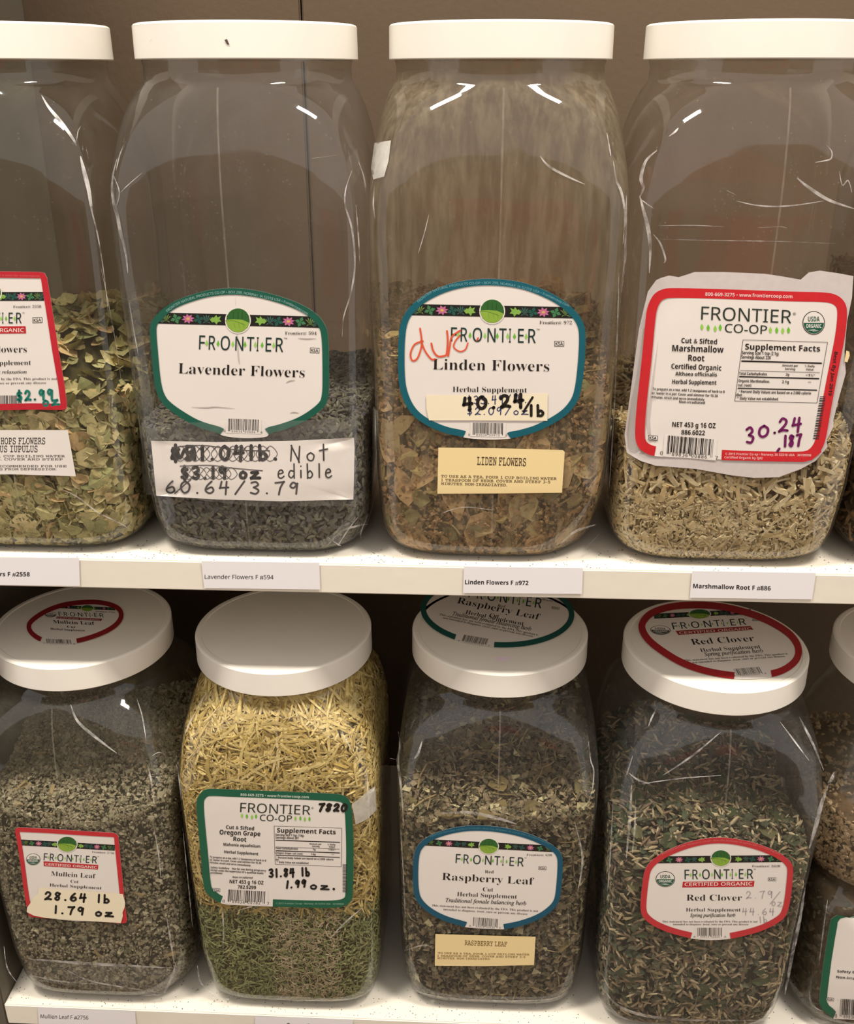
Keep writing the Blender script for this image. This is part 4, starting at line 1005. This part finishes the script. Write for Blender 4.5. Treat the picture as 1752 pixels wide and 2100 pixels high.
c = cvt(0, 1380, 1 / 3)
sticker(j, 'clear_tape', [(175, 1752), (600, 1792), (1085, 1815), (1080, 1870), (1000, 1985), (600, 1950), (200, 1880)], TAPE, off=.001, conv=c, label='crumpled clear tape around the foot')
creases(j, [(6, [(58, 1966), (150, 1974), (250, 1980), (355, 1985)]), (3, [(65, 2000), (120, 2012), (200, 2018)]), (3, [(130, 1985), (180, 2010), (250, 2024), (330, 2036)]), (5, [(362, 1972), (350, 2010), (335, 2040)]), (3, [(200, 2040), (260, 2046), (330, 2040)]), (4, [(303, 1570), (310, 1600), (316, 1650)]), (3, [(316, 1700), (325, 1750), (330, 1800)]),
            (4, [(342, 1880), (350, 1930), (357, 1975)]), (2, [(310, 1552), (325, 1543), (338, 1548), (342, 1560)]), (2.5, [(280, 1430), (292, 1470), (300, 1520)]), (2.5, [(8, 1940), (15, 1985), (35, 2015)]), (6, [(145, 1445), (160, 1480), (200, 1515), (240, 1545)])])
seam(j, .01, .26, -.003)
contents(j, 'mullein_leaf', 'fluffy grey green cut mullein leaf nearly filling its jar', 'herbs',
    [('crumb', 17000, 6500, (.0018, .0044), 1.0, .9, [(132, 122, 98), (158, 146, 118), (108, 102, 82), (180, 168, 142), (116, 114, 88), (146, 132, 110)], .001, None, .004),
     ('bit', 2000, 900, (.004, .008), 1.0, .8, [(170, 162, 134), (140, 136, 108), (190, 180, 152)], .02, None, .004),
     ('chip', 30, 25, (.008, .014), 1.0, .4, [(176, 156, 112), (160, 140, 98)], .02, None, .003)],
    (58, 58, 42), hfield(6, .190, .006, .008, .006))

# ---- oregon grape
j = Jar('herb_jar', 'jar full of yellow shredded root with a green bordered label', -.1265, .069, Z2, PROF_LOW, .2910, MJ[3], group=GL); J6 = j; j.lid()
c = cvt(380, 1600, .22831)
o, q = sticker(j, 'label', [(230, 68), (420, 78), (800, 92), (1180, 108), (1380, 118), (1440, 135), (1480, 175), (1500, 250), (1508, 400), (1514, 600), (1512, 800), (1508, 1000), (1500, 1070), (1460, 1112), (1390, 1138), (1200, 1142), (800, 1130), (480, 1118), (330, 1108), (250, 1060), (180, 1000), (160, 900), (145, 700), (120, 450), (103, 250), (105, 160), (140, 105), (180, 78)], PAPER, off=.0006, conv=c, label='white oregon grape root label with green border', smooth=True)
pr = Print(j.front, .0006, o, c); GR = (20, 92, 66)
pr.border('label_border', GR, 2, q, 15, (452, 562, 1800))
pr.poly('label_border', GR, 3, [(800, 1082), (1370, 1092), (1440, 1062), (1470, 1090), (1400, 1135), (1200, 1140), (800, 1128)])
pr.text('border_lettering', (205, 220, 205), 4, '800-669-3275 \u2022 www.frontiercoop.com', [(498, 134), (1112, 156)], 22, 'bold')
pr.text('border_lettering', (120, 165, 140), 4, '\u00a9 2015 Frontier Co-op \u2022 Norway, IA 52318 USA   36199998', [(815, 1106), (1425, 1114)], 16, 'bold')
coop(pr, (495, 280), (1125, 306), 84, (672, 358), (960, 366), 56, [(512, 312), (556, 318), (602, 325), (638, 318), (992, 338), (1036, 336), (1076, 344), (1118, 342)])
for t, a, b, h in (('Cut & Sifted', (368, 430), (620, 444), 32), ('Oregon Grape', (310, 480), (676, 496), 42), ('Root', (434, 540), (550, 546), 40), ('Mahonia aquafolium', (345, 582), (675, 600), 26), ('Herbal Supplement', (352, 648), (658, 668), 26), ('NET 453 g 16 OZ', (400, 918), (704, 930), 32), ('782.5299', (472, 966), (638, 972), 30)):
    pr.text('printed_text', BLACK, 4, t, [a, b], h, 'bold')
for t, a, b in (('To prepare as a tea, add 1-2 teaspoons of herb to 8', (222, 690), (728, 724)), ('oz. water in a pot. Cover and simmer for 15-30', (222, 715), (684, 746)), ('minutes, strain and serve immediately.', (222, 740), (592, 768)), ('Safety Guideline    Not for use during pregnancy', (230, 784), (728, 814)),
        ('except under the supervision of a qualified health', (230, 808), (704, 838)), ('practitioner.', (230, 832), (340, 838)), ('Non-irradiated', (428, 872), (608, 878))):
    pr.text('printed_text', BLACK, 4, t, [a, b], 17, 'bold')
facts(pr, (800, 405), (1408, 424), (1404, 770), (810, 748),
      [('Supplement Facts', .04, .91, .165, 40), ('Serving Size 1 tsp (1.6g)', .015, .44, .255, 21), ('Servings About 287', .015, .36, .33, 21), ('Amount per', .52, .70, .455, 15), ('Serving', .56, .67, .515, 15), ('% Daily', .79, .91, .455, 15), ('Value', .81, .90, .515, 15),
       ('Total Carbohydrates', .01, .345, .60, 17), ('1g', .57, .61, .60, 17), ('<1%*', .80, .91, .595, 17), ('Oregon Grape, cut (root)', .01, .42, .725, 17), ('1.6g', .54, .61, .725, 17), ('**', .85, .89, .72, 15), ('* Percent Daily Values are based on a 2,000 calorie', .02, .88, .845, 17), ('diet.', .01, .06, .90, 17), ('** Daily Value not established.', .02, .51, .965, 17)],
      40, ((.37, 8), (.545, 3), (.645, 8), (.76, 7)))
barcode(pr, (384, 1072), (716, 1090), 98, '0 89836 00782 7', .22)
ksa(pr, (250, 992), (314, 996), 28)
for k in range(24):
    y = 748 + k * 10.6
    pr.poly('side_barcode', (60, 56, 54), 4, [(1416, y), (1456, y + .5), (1456, y + 5 + k % 3), (1416, y + 4.5 + k % 3)])
pr.hand('handwriting', BLACK, 6, '7820', (1195, 268), (1445, 272), 62, 22, slant=.2)
pr.hand('handwriting', BLACK, 6, '31.84 lb', (758, 862), (1120, 850), 68, 18)
pr.hand('handwriting', BLACK, 6, '1.99', (905, 962), (1080, 950), 62, 18, slant=.2)
pr.hand('handwriting', BLACK, 6, 'oz', (1125, 968), (1285, 975), 62, 16)
pr.hand('handwriting', BLACK, 6, '.', (1325, 972), (1350, 972), 40, 22)
pr.flush()
sticker(j, 'tape_scrap', [(722, 1648), (745, 1630), (770, 1608), (773, 1660), (752, 1680), (730, 1690)], TAPEW, off=.0006, label='cloudy tape scrap wrapping the corner of the label')
creases(j, [(3, [(425, 1418), (412, 1440), (405, 1455)]), (4, [(400, 1462), (388, 1485), (380, 1505)]), (1.5, [(702, 1500), (712, 1520), (720, 1538)]), (3, [(700, 1500), (712, 1522), (720, 1536)]), (3, [(362, 1568), (368, 1600), (372, 1640)]), (3, [(455, 1860), (458, 1890), (458, 1950)]), (2, [(480, 1870), (530, 1855), (560, 1852)]), (3, [(680, 1920), (710, 1890), (745, 1860)]),
            (3, [(752, 1580), (756, 1640), (758, 1700)]), (2, [(375, 1700), (385, 1800), (395, 1900)]), (3, [(405, 1980), (412, 2015), (440, 2040)]), (3, [(420, 2044), (520, 2052), (700, 2050), (745, 2040)])])
seam(j, .01, .262, .004)
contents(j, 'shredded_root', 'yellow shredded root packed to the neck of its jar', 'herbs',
    [('strand', 8500, 500, (.009, .026), 1.1, .5, [(206, 182, 112), (180, 156, 90), (222, 200, 136), (160, 136, 74), (196, 168, 96)], .10, None, .006),
     ('strand', 1500, 300, (.020, .036), .75, .4, [(214, 190, 120), (226, 206, 146)], .12, None, .005),
     ('strand', 7500, 0, (.004, .010), 1.7, .6, [(142, 146, 96), (124, 132, 84), (146, 148, 98), (156, 150, 104)], .001, .105, .005),
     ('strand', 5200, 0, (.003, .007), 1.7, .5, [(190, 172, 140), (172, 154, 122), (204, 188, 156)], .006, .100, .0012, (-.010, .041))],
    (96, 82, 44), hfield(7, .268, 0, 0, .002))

# ---- raspberry
j = Jar('herb_jar', 'jar of dull green raspberry leaf with a blue oval label under a labelled lid', .0218, .074, Z2, PROF_LOW, .2912, MJ[1], group=GL); J7 = j; j.lid()
c = cvt(820, 1670, .21689)
L, pr = old_label(j, c, [(760, 95), (960, 112), (1180, 158), (1380, 238), (1500, 320), (1540, 390), (1545, 480), (1530, 700), (1510, 820), (1450, 900), (1330, 985), (1150, 1050), (990, 1080), (980, 1082), (800, 1078), (620, 1062), (612, 1055), (420, 1005), (260, 920), (160, 820), (128, 720), (122, 520), (135, 360), (170, 280), (270, 195), (430, 135), (600, 102)],
    11, (12, 82, 106), (953.5, 1034.5, 1885), ((228, 288), (1470, 352)), 62, (842, 294), (88, 70), 'Frontier#: 638', [(1200, 384), (1440, 388)], 18, ((528, 452), (1172, 486)), 84, desc='blue bordered oval raspberry leaf label', smooth=True,
    arc=[(290, 210), (430, 165), (640, 134), (760, 132), (960, 148), (1160, 185), (1330, 240), (1410, 278)], arch=13, arccol=(90, 150, 160), ksa_p=((1312, 516), (1385, 518)), ksa_h=32)
for t, a, b, h, k in (('Red', (806, 548), (888, 551), 28, 'serif'), ('Raspberry Leaf', (400, 612), (1268, 658), 66, 'serif'), ('Cut', (786, 720), (884, 724), 38, 'serif'), ('Herbal Supplement', (542, 765), (1108, 790), 38, 'serif'), ('Traditional female balancing herb', (434, 820), (1196, 852), 36, 'ital'),
        ('This statement has not been evaluated by the FDA. This product is not', (304, 862), (1308, 916), 19, 'serif'), ('intended to diagnose, treat, cure or prevent any disease', (414, 900), (1210, 944), 19, 'serif')):
    pr.text('printed_text', BLACK, 4, t, [a, b], h, k, bold=.008 if k == 'ital' else 0)
barcode(pr, (692, 1040), (926, 1058), 76, '0 89836 00638 7', .18)
pr.flush()
o, q = sticker(j, 'directions_sticker', [(338, 1124), (800, 1138), (1285, 1150), (1270, 1418), (800, 1428), (332, 1424)], CREAM, off=.0007, conv=c, label='cream raspberry leaf sticker with faded directions')
pr = Print(j.front, .0007, o, c)
for t, a, b, h in (('RASPBERRY LEAF', (614, 1228), (1014, 1242), 44), ('TO USE AS A TEA. POUR 1 CUP BOILING WATER', (362, 1312), (1226, 1326), 19), ('1 TEASPOON OF HERB. COVER AND STEEP 3-5', (356, 1336), (1188, 1350), 19), ('MINUTES. NON-IRRADIATED.', (358, 1360), (858, 1368), 19)):
    pr.text('printed_text', (120, 92, 52), 2, t, [a, b], h * (1 if h > 40 else .85), 'mono', bold=.004)
pr.flush()
# lid label
c = cvt(800, 1190, .25114)
def ell(cx, cy, rx, ry, rot=0.0, n=20):
    A = np.linspace(0, 2 * np.pi, n + 1)[:-1]; k, q = math.cos(rot), math.sin(rot)
    return [(cx + rx * math.cos(t) * k - ry * math.sin(t) * q, cy + rx * math.cos(t) * q + ry * math.sin(t) * k) for t in A]
o, pr, q = lid_label(j, c, ell(878, 255, 636, 296, .05), 11, (8, 78, 70), (932, 1012, 1296), 'teal bordered raspberry leaf label on the lid')
U = (.35, -1)
logo_letters(pr, (640, 138), (1235, 228), 78, up=(.15, -1))
band(pr, (440, 42), (1330, 128), 50)
for t, a, b, h, k in (('Red', (876, 216), (938, 226), 22, 'serif'), ('Raspberry Leaf', (545, 186), (1218, 324), 48, 'serif'), ('Cut', (812, 294), (886, 306), 26, 'serif'), ('Herbal Supplement', (615, 272), (1088, 370), 30, 'serif'), ('Traditional female balancing herb', (508, 284), (1150, 412), 30, 'ital'),
        ('This statement has not been evaluated by the FDA. This product is', (402, 284), (1210, 454), 15, 'serif'), ('not intended to diagnose, treat, cure or prevent any disease', (434, 312), (1166, 464), 15, 'serif')):
    pr.text('printed_text', BLACK, 4, t, [a, b], h, k, up=U, bold=.006 if k == 'ital' else 0)
pr.text('printed_text', BLACK, 4, 'Frontier#: 638', [(1200, 155), (1395, 188)], 13, 'serif'); ksa(pr, (1320, 232), (1382, 240), 20)
barcode(pr, (588, 490), (790, 525), 46, '0 89836 00638 7', .2, up=(.4, -1)); pr.flush()
pr = Print(j.lidside, .0002, j.root, c); pr.poly('smudge', (176, 160, 168), 0, [(848, 622), (900, 628), (985, 622), (975, 650), (930, 662), (870, 655)]); pr.flush()
creases(j, [(5, [(817, 1500), (820, 1530), (816, 1560), (820, 1590), (825, 1640), (828, 1700)]), (3, [(800, 1555), (815, 1558)]), (5, [(866, 1520), (858, 1545), (850, 1556)]), (3, [(1207, 1520), (1212, 1560), (1218, 1580), (1215, 1620), (1205, 1650)]), (2.5, [(1210, 1566), (1226, 1562)]), (2.5, [(1214, 1578), (1228, 1580)]), (2, [(875, 1435), (868, 1455)]), (2.5, [(852, 1470), (842, 1495)]),
            (2, [(822, 1700), (828, 1800), (832, 1900)]), (4, [(1180, 1690), (1195, 1760), (1185, 1830)]), (3, [(1165, 1860), (1168, 1930)]), (2.5, [(830, 1950), (870, 1938), (890, 1945)]), (7, [(905, 1668), (960, 1666), (1020, 1678), (1060, 1690)]), (3, [(845, 2030), (900, 2044), (1000, 2052), (1120, 2050), (1165, 2035)])])
seam(j, .01, .262, .0)
contents(j, 'raspberry_leaf', 'dull olive cut raspberry leaf filling three quarters of its jar', 'herbs',
    [('bit', 12000, 5200, (.0028, .0075), 1.0, .8, [(116, 102, 78), (140, 124, 98), (88, 80, 60), (162, 146, 116), (96, 96, 72), (124, 108, 84)], .001, None, .005),
     ('bit', 160, 110, (.005, .009), 1.0, .5, [(190, 180, 140), (170, 158, 122)], .01, None, .002),
     ('strand', 260, 160, (.008, .018), .9, .5, [(150, 132, 92), (168, 150, 112)], .005, None, .003),
     ('petal', 30, 30, (.010, .018), 1.3, .5, [(130, 112, 72), (112, 104, 72)], .05, None, .004)],
    (52, 48, 34), hfield(8, .198, .004, .014, .006))

# ---- red clover
j = Jar('herb_jar', 'jar of red clover with a red bordered label under a labelled lid', .1650, .061, Z2, PROF_LOW, .2912, MJ[1], group=GL); J8 = j; j.lid()
c = cvt(1280, 1690, .21689)
L, pr = old_label(j, c, [(900, 116), (1060, 130), (1250, 172), (1450, 250), (1550, 320), (1600, 390), (1595, 500), (1575, 700), (1545, 830), (1500, 900), (1350, 985), (1200, 1035), (1005, 1078), (900, 1088), (800, 1092), (640, 1078), (625, 1070), (450, 1030), (280, 960), (190, 890), (152, 820), (160, 660), (178, 520), (195, 420), (250, 340), (370, 255), (560, 175), (740, 130)],
    12, (194, 52, 58), (1415.5, 1498, 1885), ((285, 365), (1530, 352)), 66, (914, 314), (90, 74), 'Frontier#: 2620', [(1210, 400), (1475, 400)], 20, ((572, 514), (1222, 508)), 90, desc='red bordered oval red clover label', smooth=True,
    arc=[(360, 285), (480, 230), (640, 185), (840, 155), (1000, 158), (1200, 190), (1350, 232), (1470, 285)], arch=14, arccol=(225, 130, 125), ksa_p=((1360, 530), (1436, 530)), ksa_h=32)
organic(pr, [(556, 538), (1232, 530), (1226, 584), (550, 592)], (572, 578), (1212, 572), 32)
seal(pr, (390, 513), 92, 74)
for t, a, b, h, k in (('Red Clover', (590, 716), (1114, 716), 56, 'serif'), ('Herbal Supplement', (585, 818), (1102, 818), 32, 'serif'), ('Spring purification herb', (625, 870), (1052, 868), 32, 'ital'),
        ('This statement has not been evaluated by the FDA. This product is not', (362, 922), (1262, 922), 17, 'serif'), ('intended to diagnose, treat, cure or prevent any disease', (464, 948), (1176, 948), 17, 'serif')):
    pr.text('printed_text', BLACK, 4, t, [a, b], h, k, bold=.008 if k == 'ital' else 0)
barcode(pr, (692, 1048), (934, 1048), 76, '0 89836 02620 0', .18)
PC = (150, 145, 150)
pr.hand('pencil_writing', PC, 5, '2.79', (1155, 695), (1405, 690), 66, 5); pr.hand('pencil_writing', PC, 5, '/', (1370, 740), (1480, 740), 105, 5); pr.hand('pencil_writing', PC, 5, 'oz', (1395, 762), (1490, 770), 70, 5)
pr.hand('pencil_writing', PC, 5, '44.64', (1120, 848), (1420, 850), 62, 5); pr.hand('pencil_writing', PC, 5, 'lb', (1280, 925), (1355, 920), 55, 5)
pr.flush()
c = cvt(1260, 1200, .28082)
RC = [(600, 116), (800, 130), (1000, 180), (1150, 240), (1290, 325), (1360, 410), (1378, 490), (1350, 570), (1260, 640), (1150, 675), (1000, 690), (850, 685), (650, 650), (480, 590), (340, 505), (230, 420), (175, 330), (180, 260), (250, 180), (400, 130)]
o, pr, q = lid_label(j, c, RC, 14, (160, 26, 34), (1503, 1585, 1385), 'red bordered red clover label on the lid')
band(pr, (292, 245), (1000, 210), 36); ball(pr, (625, 210), 76, 34)
seal(pr, (338, 328), 74, 34, (1, .04), (0, -1), (40, 52, 48))
logo_letters(pr, (432, 322), (968, 288), 46, up=(-.3, -1))
pr.poly('organic_banner', (150, 32, 36), 3, [(448, 334), (995, 298), (1018, 326), (470, 364)]); pr.text('organic_banner', (225, 200, 190), 4, 'CERTIFIED ORGANIC', [(478, 358), (1004, 324)], 17, 'x', up=(-.3, -1), bold=.012)
for t, a, b, h, k in (('Red Clover', (572, 436), (1030, 408), 42, 'serif'), ('Herbal Supplement', (635, 488), (1072, 460), 26, 'serif'), ('Spring purification herb', (664, 518), (1092, 490), 26, 'ital'), ('This statement has not been evaluated by the FDA. This product is', (516, 556), (1270, 506), 13, 'serif'),
        ('not intended to diagnose, treat, cure or prevent any disease', (574, 572), (1250, 524), 13, 'serif'), ('Frontier#: 2620', (824, 226), (1010, 216), 12, 'serif')):
    pr.text('printed_text', BLACK, 4, t, [a, b], h, k, up=(-.45, -1), bold=.006 if k == 'ital' else 0)
ksa(pr, (1010, 262), (1068, 260), 14)
barcode(pr, (895, 655), (1085, 640), 44, '0 89836 02620 0', .2, up=(-.55, -1)); pr.flush()
creases(j, [(3.5, [(1348, 1450), (1338, 1470), (1330, 1490)]), (3, [(1298, 1550), (1290, 1575), (1285, 1590)]), (4, [(1290, 1585), (1310, 1600), (1335, 1608)]), (2, [(1268, 1590), (1290, 1600)]), (6, [(1296, 1610), (1292, 1680), (1285, 1760)]), (4, [(1304, 1640), (1302, 1700), (1297, 1750)]), (7, [(1712, 1582), (1706, 1598), (1698, 1606)]), (9, [(1700, 1608), (1685, 1650), (1672, 1700), (1660, 1740)]),
            (6, [(1652, 1820), (1642, 1880), (1632, 1940)]), (7, [(1640, 1880), (1625, 1960), (1610, 2040)]), (5, [(1640, 1470), (1655, 1500), (1670, 1530), (1690, 1580)]), (3, [(1600, 1480), (1630, 1520), (1660, 1560)]), (3, [(1258, 1640), (1252, 1750), (1245, 1850)]), (6, [(1240, 2030), (1265, 2060), (1320, 2082), (1420, 2092), (1580, 2092)]), (2.5, [(1310, 1608), (1400, 1596), (1480, 1590)]), (4, [(1480, 1500), (1420, 1550), (1360, 1590)])])
seam(j, .01, .262, .001)
contents(j, 'red_clover', 'green and tan dried red clover blossoms in the jar under the red labelled lid', 'herbs',
    [('bit', 5200, 2600, (.004, .010), 1.0, .8, [(70, 80, 60), (98, 98, 76), (118, 104, 84), (84, 88, 66), (58, 72, 56)], .001, None, .006),
     ('grain', 3000, 1500, (.005, .0125), .5, .6, [(150, 132, 100), (190, 172, 136), (128, 112, 84), (118, 96, 78), (214, 198, 160)], .001, None, .004),
     ('petal', 240, 160, (.009, .016), 1.0, .5, [(80, 88, 58), (60, 70, 50), (104, 100, 70)], .01, None, .005)],
    (40, 40, 30), hfield(9, .172, -.006, .016, .010))

# ---- right end of lower shelf: pinch waist jar
j = Jar('herb_jar', 'pinch waisted jar cut off at the right edge of the lower shelf', .3075, .066, Z2, PROF_PINCH, .2910, MJ[4], group=GL); J9 = j; j.lid()
c = cvt(1600, 1700, .19048)
o, q = sticker(j, 'label', [(700, 852), (900, 860), (1300, 880), (1700, 900), (1740, 1100), (1680, 1600), (1600, 2080), (1100, 2060), (800, 2045), (570, 2035), (460, 1940), (418, 1860), (430, 1720), (470, 1400), (510, 1150), (545, 960), (600, 890)], PAPER, off=.0006, conv=c, label='green bordered label cut off at the right edge')
pr = Print(j.front, .0006, o, c)
pr.border('label_border', (18, 94, 66), 2, q, 15.5, (1709, 1790, 2060))
for t, a, b, h in (('Safety Guideline', (612, 1535), (1000, 1560), 26), ('Non-irradiated', (602, 1598), (960, 1625), 26)): pr.text('printed_text', BLACK, 4, t, [a, b], h, 'bold')
ksa(pr, (494, 1836), (575, 1846), 34); barcode(pr, (640, 1990), (1000, 2010), 170, '0 89836 00880 5', .18); pr.flush()
contents(j, 'powdery_root', 'tan powdery root behind scuffed plastic in the jar at the right edge', 'herbs',
    [('crumb', 5000, 900, (.002, .006), 1.2, .5, [(146, 122, 90), (168, 142, 108), (128, 104, 76), (180, 158, 124)], .135, None, .0035),
     ('bit', 2600, 0, (.003, .008), 1.0, .7, [(92, 84, 66), (110, 98, 76), (64, 64, 52), (140, 126, 100)], .001, .125, .004)],
    (104, 84, 62), hfield(10, .188, 0, 0, .003))
creases(j, [(3, [(1698, 1845), (1690, 1900), (1680, 1980)]), (3, [(1660, 2030), (1665, 2060), (1690, 2075)])])

# small marks on the lids
pr = Print(J2.lidside, .0002, J2.root); pr.poly('smudge', (84, 66, 62), 0, [(460, 82), (466, 80), (468, 86), (471, 92), (466, 91), (463, 86)]); pr.stroke('smudge', (130, 122, 112), 0, [(307, 85), (311, 80)], 1.6, taper=True); pr.flush()

# ------------------------------------------------------------------ paper tickets on the shelf edges
def ticket(board, outline, lines, desc):
    E_ = Edge(); E_.parent = board
    o, q = sticker(E_, 'shelf_ticket', outline, TICKET, E_.front, .0006, label=desc, rings=3)
    pr = Print(E_.front, .0006, o)
    for t, a, b, h in lines: pr.text('printed_text', (30, 28, 30), 2, t, [a, b], h, 'bold' if 'Lavender' not in t and 'Mullien' not in t else 'x', bold=.0)
    pr.flush()
ticket(sb1, [(-150, 1142.5), (162, 1144), (164, 1202), (-150, 1197.5)], [('Hops Flowers F #2558', (-72, 1181), (61, 1182), 8.6)], 'white hops ticket cut off at the left of the upper shelf edge')
ticket(sb1, [(413, 1151), (655, 1154), (657, 1209), (419, 1206)], [('Lavender Flowers F #594', (420, 1187), (561, 1188), 8.6)], 'white lavender ticket')
ticket(sb1, [(952, 1162), (1196, 1165), (1194, 1218), (950, 1216)], [('Linden Flowers F #972', (954, 1198), (1084, 1200), 8.8)], 'white linden ticket')
ticket(sb1, [(1420, 1171), (1674, 1175), (1666, 1229), (1415, 1226)], [('Marshmallow Root F #886', (1422, 1206), (1581, 1211), 9)], 'white marshmallow root ticket')
ticket(sb2, [(77, 2066), (277, 2074), (281, 2126), (82, 2122)], [('Mullien Leaf F #2756', (83, 2088), (181, 2091), 7.6)], 'white mullein ticket on the lower shelf')
ticket(sb2, [(523, 2084), (724, 2091), (724, 2150), (524, 2150)], [('Oregon Grape Root F #782', (588, 2106), (720, 2111), 8)], 'white ticket below the shredded root jar')
